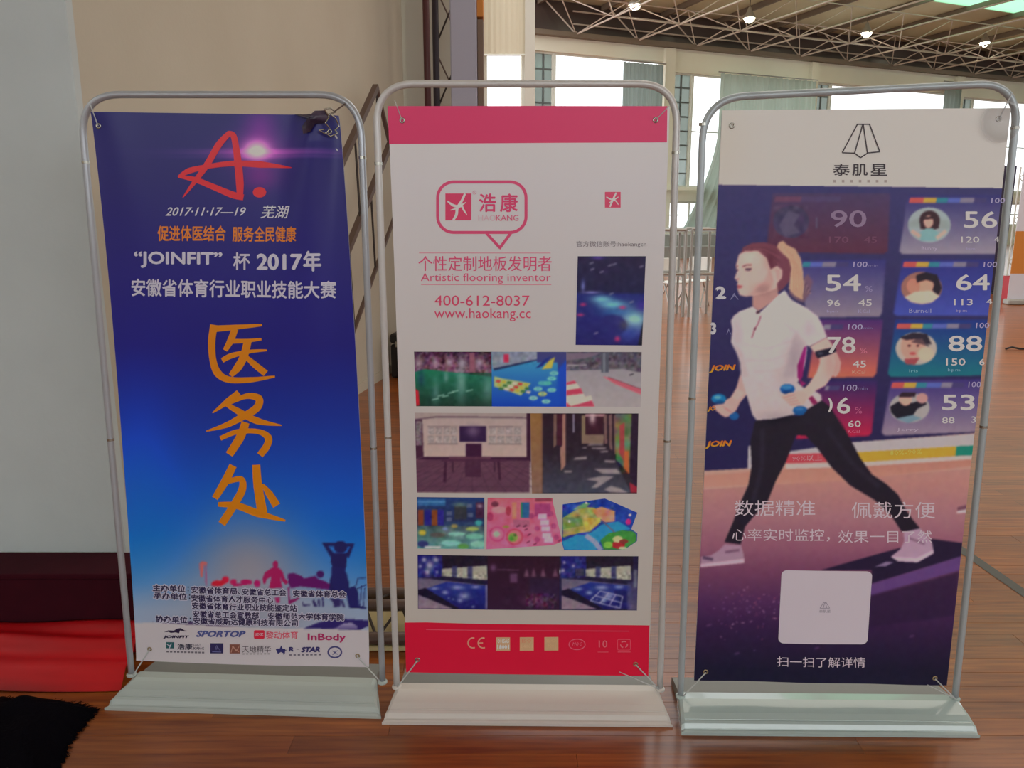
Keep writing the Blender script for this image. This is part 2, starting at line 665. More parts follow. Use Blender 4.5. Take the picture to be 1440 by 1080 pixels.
def window(n, s0, s1, z0, z1, cols, rows, frosted):
    w = empty('window_%d' % n, wp((s0 + s1) / 2, z0, -.2)); tag(w, kind='structure')
    f = MB()
    t = .07
    for s in (s0 + t / 2, s1 - t / 2):
        wbox(f, s - t / 2, s + t / 2, z0, z1, -.12, -.2)
    for z in (z0 + t / 2, z1 - t / 2):
        wbox(f, s0 + t, s1 - t, z - t / 2, z + t / 2, -.12, -.2)
    f.build('window_frame', M['frame_w'], w)
    for c in range(1, cols):
        s = s0 + (s1 - s0) * c / cols
        mb = MB(); wbox(mb, s - .03, s + .03, z0 + t, z1 - t, -.13, -.19)
        mb.build('mullion', M['mullion'] if frosted else M['frame_w'], w)
    for r in range(1, rows):
        z = z0 + (z1 - z0) * r / rows
        mb = MB(); wbox(mb, s0 + t, s1 - t, z - .025, z + .025, -.135, -.185)
        mb.build('glazing_bar', M['mullion'] if frosted else M['frame_w'], w)
    m = M['glass_frost'] if frosted else M['glass']
    for c in range(cols):
        sa, sb = s0 + (s1 - s0) * c / cols + .02, s0 + (s1 - s0) * (c + 1) / cols - .02
        for r in range(rows):
            za, zb_ = z0 + (z1 - z0) * r / rows, z0 + (z1 - z0) * (r + 1) / rows
            mk('pane', [wp(sa, za, -.16), wp(sb, za, -.16), wp(sb, zb_, -.16), wp(sa, zb_, -.16)], [(0, 1, 2, 3)], m, w)
    return w


# upper windows: a frosted casement at the left of each bay, then the clear glazing
window(2, bays[0][0], ws(780), ZS, ZT, 2, 8, True)
window(3, ws(781), ws(930), ZS, ZT, 1, 1, False)
window(4, bays[1][0], ws(974), ZS, ZT2, 2, 8, True)
window(5, ws(975), bays[1][1], ZS, ZT2, 1, 2, False)
window(6, bays[2][0], ws(1170, 130), ZS, bays[2][2], 2, 8, True)
window(7, ws(1171, 130), bays[2][1], ZS, bays[2][2], 1, 1, False)
window(8, bays[3][0], ws(1372, 130), ZS, bays[3][2], 2, 8, True)
window(9, ws(1373, 130), bays[3][1], ZS, bays[3][2], 1, 2, False)
for k, (b0, b1, zt) in enumerate(bays):
    window(10 + k, b0, b1, ZL0, ZL1, 6, 2, False)


def curtain(name, sfun0, sfun1, ztop, zbot, folds, amp, d, material, label, nj=14):
    """pleated cloth; sfun0/1 give the left and right edges at a height fraction t (0 top)"""
    V, Fs = [], []
    ni = folds * 6
    for j in range(nj + 1):
        t = j / nj
        z = ztop + (zbot - ztop) * t
        s0, s1 = sfun0(t), sfun1(t)
        for i in range(ni + 1):
            u = i / ni
            a = amp * (math.sin(u * folds * 2 * math.pi) + .35 * math.sin(u * folds * 4.7 + 1.3 * t))
            V.append(wp(s0 + (s1 - s0) * u, z, d + a))
    for j in range(nj):
        for i in range(ni):
            k = j * (ni + 1) + i
            Fs.append((k, k + 1, k + ni + 2, k + ni + 1))
    o = empty(name, wp((sfun0(0) + sfun1(0)) / 2, zbot, d))
    tag(o, label, 'curtain')
    mk('cloth', V, Fs, material, o, smooth=True)
    MB().rod(wp(sfun0(0) - .1, ztop + .05, d), wp(sfun1(0) + .1, ztop + .05, d), .025, 8).build('curtain_rail', M['rack'], o)
    return o


sA, sB = ws(866), ws(922)
curtain('window_curtain', lambda t: sA, lambda t: sB, ZT - .22, ZS - .3, 9, .05, .45, M['curtain'],
        'short grey green curtain covering the right of the first tall window')
sC, sD = ws(999), ws(1131)
zq = wpt(962, 312)[1]


def left_edge(t):
    return sC - 1.55 * max(0, t - .35) ** 1.6 * 1.9


curtain('window_curtain', left_edge, lambda t: sD + 0.25 * t, ZT2 - .02, 1.0, 15, .09, .55, M['curtain_pale'],
        'long pleated grey green curtain sweeping down beside the narrow bright window', nj=20)
sE, sF = ws(1316, 130), ws(1340, 130)
curtain('window_curtain', lambda t: sE, lambda t: sF, bays[2][2] + .35, ZS, 4, .05, .45, M['curtain'],
        'narrow dark curtain bunched at the right end of the third window bay')

# ------------------------------------------------------------------ eave, cladding, roof and space frame
eb = MB()
wbox(eb, S_MIN, S_MAX, HE, HE + .16, .30, -.45)
tag(eb.build('trim_7', M['purlin']), kind='structure')
CZ = 9.05
cl = MB(); wbox(cl, S_MIN, S_MAX, HE + .16, CZ, -.3, -.45)
tag(cl.build('trim_8', M['cladding']), kind='structure')
RS = .035


def rz(D): return CZ + RS * D


rf = MB()


def roofstrip(d0, d1, th=.12, smin=None):
    smin = S_MIN if smin is None else smin
    V = []
    for d, s in ((d0, smin), (d0, S_MAX + 8), (d1, S_MAX + 8), (d1, smin)):
        V.append(wp(s, rz(d), d))
    V += [(p[0], p[1], p[2] + th) for p in V]
    rf.add(V, [(3, 2, 1, 0), (4, 5, 6, 7), (0, 1, 5, 4), (1, 2, 6, 5), (2, 3, 7, 6), (3, 0, 4, 7)])


roofstrip(-.5, 4.6); roofstrip(6.2, 14); roofstrip(15.6, 27, smin=-22); roofstrip(27, 50, smin=-32)
# the roof goes on over the photographer
tag(rf.build('ceiling', M['roof']), kind='structure')
rf = MB(); roofstrip(4.6, 6.2, .02)
tag(rf.build('window_20', M['skylight']), kind='structure')
rf = MB(); roofstrip(14, 15.6, .02)
tag(rf.build('window_21', M['skylight']), kind='structure')
# rear and far side walls of the hall, behind the photographer and beyond the right edge: solid below, glazed band above
rw = MB()
rw.box((12, -13.0, 1.6), (60, .3, 3.2)); rw.box((12, -13.0, 9.0), (60, .3, 5.0))
tag(rw.build('wall_rear', M['cream_wall']), kind='structure')
rw = MB(); rw.box((42.15, 18, 1.6), (.3, 62, 3.2)); rw.box((42.15, 18, 9), (.3, 62, 5))
for yy_ in range(-12, 49, 6): rw.box((42.15, yy_, 4.85), (.3, .5, 3.32))
tag(rw.build('wall_right_rear', M['cream_wall']), kind='structure')
rw = MB()
rw.box((-13.9, -5.4, 5.5), (.3, 16.0, 11.0))
tag(rw.build('wall_left_rear', M['cream_wall']), kind='structure')
# purlins under the roof
ceiling = bpy.data.objects['ceiling']
SP_ = 2.6
sv = ws(807, 50)
k = 0
while True:
    s = sv - 2 * SP_ + SP_ * k + 1.3
    if s > 46: break
    mb = MB()
    V = []
    for d in (-.25, 27):
        for ds, dz in ((-.05, -.2), (.05, -.2), (.05, -.01), (-.05, -.01)):
            p = wp(s + ds, rz(d) + dz, d); V.append(p)
    mb.add(V, [(0, 1, 5, 4), (1, 2, 6, 5), (2, 3, 7, 6), (3, 0, 4, 7), (3, 2, 1, 0), (4, 5, 6, 7)])
    mb.build('purlin', M['purlin'], ceiling)
    k += 1

frame = empty('space_frame', wp(sv, HE, 0))
tag(frame, kind='structure'); frame.name = 'trim_9'
unit = {}


def bar(a, b, r):
    a, b = np.array(a), np.array(b)
    d = b - a; L = np.linalg.norm(d)
    if r not in unit:
        mb = MB().rod((0, 0, 0), (0, 0, 1), r, 6, caps=False)
        ob = mb.build('truss_bar', M['truss_bar'], frame, world=False)
        unit[r] = ob.data
    else:
        ob = bpy.data.objects.new('truss_bar', unit[r]); COL.objects.link(ob); ob.parent = frame
    q = Vector(d).to_track_quat('Z', 'Y')
    ob.rotation_mode = 'QUATERNION'
    ob.rotation_quaternion = q
    ob.location = Vector(a) - frame.location
    ob.scale = (1, 1, L)


NK = 17
surplus = MB()
nbar = 0


def bn(k, j): return wp(sv + SP_ * k, HE + .12 + .02 * j * SP_, .18 + j * SP_)


def tn(k, j): return wp(sv + SP_ * (k - .5), CZ - .28 + RS * j * SP_, .12 + SP_ * (j - .5) + SP_)


def put(a, b, r):
    global nbar
    if nbar < 290:
        bar(a, b, r); nbar += 1
    else:
        surplus.rod(a, b, r, 6, caps=False)


# girts along the cladding wall and bars fanning out from the bearing nodes
for zg in (HE + .52, HE + .95):
    for k in range(0, NK):
        put(wp(sv + SP_ * (k - .0), zg, -.1), wp(sv + SP_ * (k + 1), zg, -.1), .03)
for k in range(0, NK):
    put(bn(k, 0), wp(sv + SP_ * (k - .42), CZ - .1, -.1), .028)
for j in range(2):
    for k in range(0, NK):
        put(bn(k, j), bn(k, j + 1), .030)
        if j: put(bn(k, 2), bn(k, 5), .030)
        for dk, dj in ((0, 0), (1, 0)):
            put(bn(k, j), tn(k + dk, j + dj), .020)
        if j:
            put(bn(k, j), bn(k + 1, j), .022)
            put(bn(k, j), tn(k, j - 1), .020)
        put(tn(k, j), tn(k + 1, j), .022)
if surplus.v:
    o = surplus.build('truss_bars', M['truss_bar'], frame); o['kind'] = 'stuff'
nodes = MB()
for k in range(0, NK):
    mbn = MB().lathe([(.01, -.09), (.07, -.05), (.09, 0), (.07, .05), (.01, .09)], bn(k, 0), 8)
    mbn.build('truss_node', M['truss_bar'], frame, smooth=True)

# hanging lamps
lamp_labels = ['high bay lamp hanging nearest the tall side window, first of the row',
               'high bay lamp second from the left under the roof',
               'high bay lamp third from the left under the roof',
               'high bay lamp at the right end of the row under the roof']
for (px, py), lb in zip([(893, 3), (1054, 22), (1219, 43), (1385, 57)], lamp_labels):
    p = hit(px, py, W0 + NW * 2.4, NW)
    L_ = empty('hanging_lamp', tuple(p))
    tag(L_, lb, 'lamp', 'high bay lamps under the hall roof')
    MB().lathe([(.03, .30), (.06, .26), (.09, .16), (.20, -.02), (.235, -.10), (.225, -.10), (.19, -.02), (.07, .14), (.02, .2)], p, 20).build('lamp_shade', M['lamp_shade'], L_, smooth=True)
    MB().lathe([(.02, .12), (.12, .06), (.185, -.03), (.18, -.14), (.11, -.22), (.02, -.25)], p, 16).build('bulb', M['lamp'], L_, smooth=True)
    dtop = 2.4
    MB().rod((p[0], p[1], p[2] + .28), (p[0], p[1], rz(2.4) - .0), .012, 6).build('cable', M['wire'], L_)

# ------------------------------------------------------------------ far clutter seen between the stands and at the right edge
# white and grey tiers along the foot of the window wall
tb = MB()
for i in range(2):
    wbox(tb, ws(800), ws(1335, 130), .0 if i == 0 else .4 * i, .4 * (i + 1), 3.0 - i * 1.1, .7)
tag(tb.build('bleacher', M['bleacher']), 'grey stepped spectator tier along the foot of the window wall', 'bleacher')


def rack(px0, px1, pyf, pyt, name, label, Yd=None):
    p0, p1 = floor_pt(px0, pyf), floor_pt(px1, pyf)
    Y = p0[1]
    p1 = np.array([at_Y(px1, pyf, Y)[0], Y, 0])
    H = at_Y((px0 + px1) / 2, pyt, Y)[2]
    e = empty(name, (float(p0[0] + p1[0]) / 2, float(Y), 0))
    tag(e, label, 'rack')
    dx = np.array([0, .5, 0])
    n = 2
    for i in range(n):
        p = p0 + (p1 - p0) * i / (n - 1)
        for q in (p, p + dx):
            MB().rod(q, (q[0], q[1], H), .022, 8).build('post', M['rack'], e)
    for z in (H, H * .5):
        for o_ in (0 * dx, dx):
            MB().rod((p0[0], p0[1] + o_[1], z), (p1[0], p1[1] + o_[1], z), .02, 8).build('rail', M['rack'], e)
        mb = MB().box(((p0[0] + p1[0]) / 2, Y + .25, z - .03), (abs(p1[0] - p0[0]), .46, .02))
        mb.build('shelf', M['rack'], e)
    return e


rack(926, 960, 446, 323, 'metal_rack', 'tall silver tube rack standing left, in the gap beside the white banner')
rack(968, 1003, 446, 322, 'metal_rack', 'tall silver tube rack half hidden behind the right banner post')


def fold_chair(px, py, rz_, label, m):
    p = floor_pt(px, py)
    e = empty('folding_chair', (float(p[0]), float(p[1]), 0), rz_)
    tag(e, label, 'chair', 'pale chairs far back in the hall')
    q = lambda x, y, z: (x, y, z)
    MB().box((0, 0, .45), (.42, .4, .03), bev=.01).build('seat', m, e, world=False)
    MB().box((0, .2, .72), (.42, .025, .28), bev=.01).build('backrest', m, e, world=False)
    for sx in (-.19, .19):
        MB().rod((sx, -.2, 0), (sx, .21, .86), .012, 8).build('leg', M['rack'], e, world=False)
        MB().rod((sx, .22, 0), (sx, -.12, .45), .012, 8).build('leg', M['rack'], e, world=False)
    return e


fold_chair(946, 433, .4, 'white chair standing left in the gap between the middle and right stands', M['chair_white'])
fold_chair(976, 430, -.6, 'white chair standing right in the gap between the middle and right stands', M['chair_white'])

# right edge of the picture: dark panel, lattice stand, red crate, orange and white roll-up
pY = floor_pt(1410, 412)[1]
e = empty('dark_panel', (float(at_Y(1408, 300, pY)[0]), float(pY), 0))
tag(e, 'tall dark purple upright panel behind the right post of the right stand', 'panel')
xa, xb = at_Y(1396, 300, pY)[0], at_Y(1421, 300, pY)[0]
zt = at_Y(1408, 234, pY)[2]
MB().box(((xa + xb) / 2, pY, zt / 2 + .02), (xb - xa, .05, zt), bev=.008).build('board', M['dark_purple'], e)
for xx in (xa + .08, xb - .08):
    MB().box((xx, pY, .015), (.06, .5, .03), bev=.006).build('foot', M['black_case'], e)
lx0, lx1 = at_Y(1423, 300, pY + .3)[0], at_Y(1437, 300, pY + .3)[0]
e = empty('lattice_stand', (float(lx0 + lx1) / 2, float(pY) + .3, 0))
tag(e, 'pale lattice tower just right of the dark purple panel', 'truss')
for xx in (lx0, lx1):
    for yy in (pY + .2, pY + .4):
        MB().rod((xx, yy, 0), (xx, yy, zt), .018, 8).build('chord', M['frame_w'], e)
nz = 12
for i in range(nz):
    za, zb2 = zt * i / nz, zt * (i + 1) / nz
    a, b_ = ((lx0, za), (lx1, zb2)) if i % 2 else ((lx1, za), (lx0, zb2))
    MB().rod((a[0], pY + .2, a[1]), (b_[0], pY + .2, b_[1]), .01, 6).build('brace', M['frame_w'], e)
rp = floor_pt(1412, 417)
e = empty('red_crate', (float(rp[0]), float(rp[1]) - .5, 0))
tag(e, 'red plastic crate on the floor at the foot of the dark purple panel', 'crate')
wr = (1432 - 1393) / F * rp[1]
hh = at_Y(1412, 386, rp[1])[2]
b = MB()
c0 = (rp[0], rp[1] - .5)
for sx, sy, lx, ly in ((0, -1, wr, .02), (0, 1, wr, .02), (-1, 0, .02, .38), (1, 0, .02, .38)):
    b.box((c0[0] + sx * (wr / 2 - .01), c0[1] + sy * .2, hh / 2), (lx, ly, hh), bev=.004)
b.box((c0[0], c0[1], .012), (wr - .04, .36, .02))
b.build('crate_body', M['red_plastic'], e)
r_ = MB()
r_.box((c0[0], c0[1] - .215, hh - .02), (wr + .02, .02, .04), bev=.004)
r_.build('rim', M['red_plastic'], e)
op = floor_pt(1440, 420)
ox0 = at_Y(1432, 300, op[1] - 1)[0]
oz = at_Y(1438, 232, op[1] - 1)[2]
o1, o2_ = at_Y(1438, 325, op[1] - 1)[2], at_Y(1438, 385, op[1] - 1)[2]
e = empty('rollup_banner', (float(ox0) + .4, float(op[1]) - 1, 0))
tag(e, 'white and orange roll-up banner cut by the right edge of the picture', 'banner')
b = MB()
for za, zb2, mm, nm in ((.1, o2_, M['paper_white'], 'lower_print'), (o2_, o1, M['orange'], 'orange_print'), (o1, oz, M['paper_white'], 'upper_print')):
    MB().box((ox0 + .4, op[1] - 1, (za + zb2) / 2), (.8, .006, zb2 - za - .001)).build(nm, mm, e)
MB().box((ox0 + .4, op[1] - 1, .05), (.84, .2, .1), bev=.02).build('base', M['rack'], e)
# small dark offcut on the floor
sp = floor_pt(1428, 492)
b = MB().tube([(sp[0] - .12, sp[1], .012), (sp[0] - .03, sp[1] + .03, .03), (sp[0] + .05, sp[1], .014), (sp[0] + .2, sp[1] + .01, .012)], .012, 8)
tag(b.build('twig', M['black_case'], smooth=True), 'small dark strip lying on the floor at the right edge', 'debris')

# ------------------------------------------------------------------ truss tower by the end wall
tY = WBY - .55
e = empty('truss_tower', (float(at_Y(608, 60, tY)[0]), tY, 0))
tag(e, 'tall dark truss tower standing before the end of the beige wall', 'truss')
xa, xb = at_Y(600, 60, tY)[0], at_Y(609.5, 60, tY + .02)[0]
xc = at_Y(646, 60, tY)[0]
MB().rod((xa, tY, 0), (xa, tY, 6.4), .033, 12).build('chord', M['maroon_pole'], e, smooth=True)
MB().rod((xb, tY + .28, 0), (xb, tY + .28, 6.4), .034, 12).build('chord', M['dark_pole'], e, smooth=True)
MB().rod((xc, tY + .28, 0), (xc, tY + .28, 6.4), .03, 12).build('chord', M['dark_pole'], e, smooth=True)
MB().rod((xc, tY, 0), (xc, tY, 6.4), .03, 12).build('chord', M['dark_pole'], e, smooth=True)
st = .62
for i in range(9):
    z = .2 + i * st
    MB().rod((xb, tY + .28, z), (xc, tY + .28, z + st * .9), .010, 6).build('brace', M['wire'], e)
    MB().rod((xb, tY + .28, z + st * .9), (xc, tY + .28, z + .02), .009, 6).build('brace', M['brown_metal'], e)
    if i % 3 == 0:
        MB().rod((xa, tY, z), (xb, tY + .28, z), .010, 6).build('rung', M['brown_metal'], e)

# ------------------------------------------------------------------ truss leaning on the beige wall
LN = wn
LO = f1 + LN * .22


def lw(x, y, off=0.0): return hit(x, y, LO + LN * off, LN)


e = empty('leaning_truss', tuple(floor_pt(300, 700)))
A0, A1 = lw(529, 122), lw(531 - .47 * 520, 122 + 520)
kA = np.clip(A1[2], .03, None)


def extend(p_top, p2, zend):
    d = (p2 - p_top); t = (zend - p_top[2]) / d[2]
    return p_top + d * t


dirA = (lw(485, 218) - lw(529, 122)); dirA /= np.linalg.norm(dirA)
perp = np.cross(dirA, LN); perp /= np.linalg.norm(perp)
if perp[1] < 0: perp = -perp
tops = [lw(529, 122)]
p_b = lw(546, 209); p_c = lw(550, 318)
wB = np.dot(p_b - tops[0], perp); wC = np.dot(p_c - tops[0], perp)
zend = .035
chords = []
for kk, wv in enumerate((0, wB, wC)):
    top = tops[0] + perp * wv - dirA * (0.0 if kk == 0 else .0)
    bot = extend(top, top + dirA, zend)
    if bot[1] < 3.45: bot = top + (bot - top) * (top[1] - 3.45) / (top[1] - bot[1])
    chords.append((top, bot))
e.location = tuple(chords[1][1] * np.array([1, 1, 0]))
tag(e, 'long dark brown truss leaning against the beige wall between the left and middle stands', 'truss')
for ci, (top, bot) in enumerate(chords):
    Rm = MB()
    # square tube chord
    d = bot - top; L_ = np.linalg.norm(d); d /= L_
    x_ = np.cross(d, LN); x_ /= np.linalg.norm(x_)
    h = .024 if ci < 2 else .014
    V = [p + x_ * a * h + LN * b2 * h for p in (top, bot) for a, b2 in ((-1, -1), (1, -1), (1, 1), (-1, 1))]
    Rm.add(V, [(0, 1, 5, 4), (1, 2, 6, 5), (2, 3, 7, 6), (3, 0, 4, 7), (3, 2, 1, 0), (4, 5, 6, 7)])
    Rm.build('chord', M['brown_metal'], e)
Lc = min(np.linalg.norm(t - b2) for t, b2 in chords)
nbz = 4
for i in range(nbz):
    for (c1, c2) in ((0, 1), (1, 2)):
        t0, t1 = chords[c1][0], chords[c2][0]
        p = t0 + dirA * Lc * (i / nbz)
        q = t1 + dirA * Lc * ((i + .5) / nbz)
        r2 = t0 + dirA * Lc * ((i + 1) / nbz)
        for off in (-.012, .012):
            MB().rod(p + dirA * off, q + dirA * off, .006, 6).build('brace', M['wire'], e)
# end plate across the top
MB().rod(chords[0][0], chords[1][0], .022, 8).build('end_bar', M['brown_metal'], e)

# black case at the foot of the wall
bp = floor_pt(547.5, 532)
bh = at_Y(556, 470, bp[1])[2]
e = empty('black_case', (float(bp[0]) + .35, float(bp[1]) + .25, 0))
tag(e, 'black equipment case on the floor at the foot of the beige wall', 'case')
ca = math.atan2(-wd[0], wd[1])
RR = [[math.cos(ca), -math.sin(ca), 0], [math.sin(ca), math.cos(ca), 0], [0, 0, 1]]
cc0 = np.array([bp[0] + .02, bp[1], 0])


def cpt(x, y, z): return cc0 + np.array(RR) @ np.array([x, y, z])


MB().box(cpt(.17, .14, bh / 2 - .05), (.34, .28, bh - .11), R=RR, bev=.015).build('case_body', M['black_case'], e)
MB().box(cpt(.17, .14, bh - .045), (.35, .29, .09), R=RR, bev=.015).build('lid', M['black_case'], e)
for sx in (.08, .26):
    MB().box(cpt(sx, -.012, bh - .1), (.05, .015, .06), R=RR, bev=.004).build('latch', M['steel'], e)

# truss section lying on a cream board behind the left and middle stands
e = empty('cream_board', (-.5, 2.95, 0))
tag(e, 'cream board lying on the floor behind the gap of the left and middle stands', 'board')
MB().box((-.55, 2.97, .011), (1.5, .40, .018), bev=.003).build('board', M['cream_board'], e)
e = empty('floor_truss', (-.5, 2.95, .02))
tag(e, 'dark truss section lying on the cream board between the left and middle stands', 'truss')
ty = [2.79, 2.95, 3.16]
tz = [.045, .10, .045]
for yy, zz in zip(ty, tz):
    MB().rod((-1.28, yy, zz), (.18, yy, zz), .024, 12).build('chord', M['brown_metal'], e, smooth=True)
for i in range(10):
    x = -1.25 + i * .146
    MB().rod((x, ty[0], tz[0]), (x + .073, ty[1], tz[1]), .006, 6).build('brace', M['wire'], e)
    MB().rod((x + .073, ty[1], tz[1]), (x + .146, ty[0], tz[0]), .006, 6).build('brace', M['wire'], e)
    MB().rod((x, ty[2], tz[2]), (x + .073, ty[1], tz[1]), .006, 6).build('brace', M['wire'], e)
    MB().rod((x + .073, ty[1], tz[1]), (x + .146, ty[2], tz[2]), .006, 6).build('brace', M['wire'], e)

# ------------------------------------------------------------------ maroon plinth, red cloth, black cloth at the left
zpl = at_Y(90, 781, 2.94)[2]
e = empty('maroon_plinth', (-2.0, 2.88, 0))
tag(e, 'dark maroon low plinth against the grey pillar behind the red cloth', 'plinth')
xr = at_Y(212, 850, 2.78)[0]
MB().box(((-3.4 + xr) / 2, 2.875, zpl / 2 - .012), (3.4 + xr, .19, zpl - .025), bev=.004).build('plinth_body', M['maroon'], e)
MB().box(((-3.4 + xr) / 2, 2.872, zpl - .011), (3.4 + xr + .006, .198, .022), bev=.004).build('top_board', M['maroon'], e)
# red cloth: a long soft roll at the plinth's foot
V, Fs = [], []
ni, nj = 110, 26
xl, xr2 = -3.3, at_Y(196, 930, 2.66)[0]
for i in range(ni + 1):
    x = xl + (xr2 - xl) * i / ni
    for j in range(nj + 1):
        t = j / nj
        yy = 2.515 + .25 * t + .012 * math.sin(x * 5) * (1 - t)
        z = .004 + .125 * (1 - (1 - t) ** 2.2)
        z += .018 * math.sin(t * 17 + x * 1.4) * t * (1.1 - t) * 2 + .007 * math.sin(x * 9 + t * 9) * t
        z += .012 * max(0, math.sin(x * 2.3 + 1)) * math.sin(math.pi * t)
        V.append((x, yy, max(z, .003)))
for i in range(ni):
    for j in range(nj):
        k = i * (nj + 1) + j
        Fs.append((k, k + nj + 1, k + nj + 2, k + 1))
# close underneath
n0 = len(V)
for i in range(ni + 1):
    x = xl + (xr2 - xl) * i / ni
    V.append((x, 2.765, .001))
for i in range(ni):
    Fs.append((i * (nj + 1) + nj, (i + 1) * (nj + 1) + nj, n0 + i + 1, n0 + i))
rc = mk('red_cloth', V, Fs, M['red_cloth'], smooth=True)
tag(rc, 'long red satin cloth heaped on the floor at the foot of the maroon plinth', 'cloth')

# black fabric heap
out = [(-220, 996), (0, 988), (9, 983), (18, 985), (24, 995), (40, 996), (60, 990), (90, 989), (116, 993), (138, 999), (130, 1010), (115, 1026), (100, 1046), (88, 1075), (78, 1125), (-60, 1150), (-230, 1110)]
poly = np.array([floor_pt(x, y)[:2] for x, y in out])


def inside(P, poly):
    x, y = P[..., 0], P[..., 1]
    c = np.zeros(x.shape, bool)
    n = len(poly)
    for i in range(n):
        x1_, y1_ = poly[i]; x2_, y2_ = poly[(i + 1) % n]
        cond = ((y1_ > y) != (y2_ > y))
        with np.errstate(divide='ignore', invalid='ignore'):
            xi = (x2_ - x1_) * (y - y1_) / (y2_ - y1_ + 1e-15) + x1_
        c ^= cond & (x < xi)
    return c


cen = poly.mean(0) + np.array([-.1, .0])
V, Fs = [], []
# resample outline
pts = []
for i in range(len(poly)):
    a, b_ = poly[i], poly[(i + 1) % len(poly)]
    for t in np.linspace(0, 1, 8, endpoint=False):
        pts.append(a + (b_ - a) * t)
pts = np.array(pts)
nr = 12
for j in range(nr + 1):
    t = j / nr
    for i, p in enumerate(pts):
        jit = 1 + (.02 * math.sin(i * 2.7) + .015 * math.sin(i * 7.1)) * t
        q = cen + (p - cen) * t * jit
        z = .075 * (1 - t ** 2.6) + .016 * math.sin(q[0] * 23 + 1) * math.sin(q[1] * 27) * (1 - t) + .012 * math.sin(q[0] * 51 + q[1] * 33) * (1 - t)
        V.append((q[0], q[1], max(z, .002)))
n = len(pts)
for j in range(nr):
    for i in range(n):
        Fs.append((j * n + i, j * n + (i + 1) % n, (j + 1) * n + (i + 1) % n, (j + 1) * n + i))
bc = mk('black_cloth', V, Fs, M['black_cloth'], smooth=True)
tag(bc, 'black crumpled fabric heap on the wood floor in the lower left corner', 'cloth')
fz = MB()
for i, p in enumerate(pts):
    for r_i in range(4):
        d = p - cen; d /= np.linalg.norm(d)
        ang = random.uniform(-.9, .9)
        d2 = np.array([d[0] * math.cos(ang) - d[1] * math.sin(ang), d[0] * math.sin(ang) + d[1] * math.cos(ang)])
        s0 = p - d * .016 + np.array([random.uniform(-.01, .01), random.uniform(-.01, .01)])
        e0 = s0 + d2 * random.uniform(.012, .03)
        fz.rod((s0[0], s0[1], .006), (e0[0], e0[1], .003), .0018, 4, r2=.0006)
o = fz.build('fringe', M['black_cloth'], None); o.parent = bc; o['kind'] = 'stuff'
# ================================================================== the three display stands


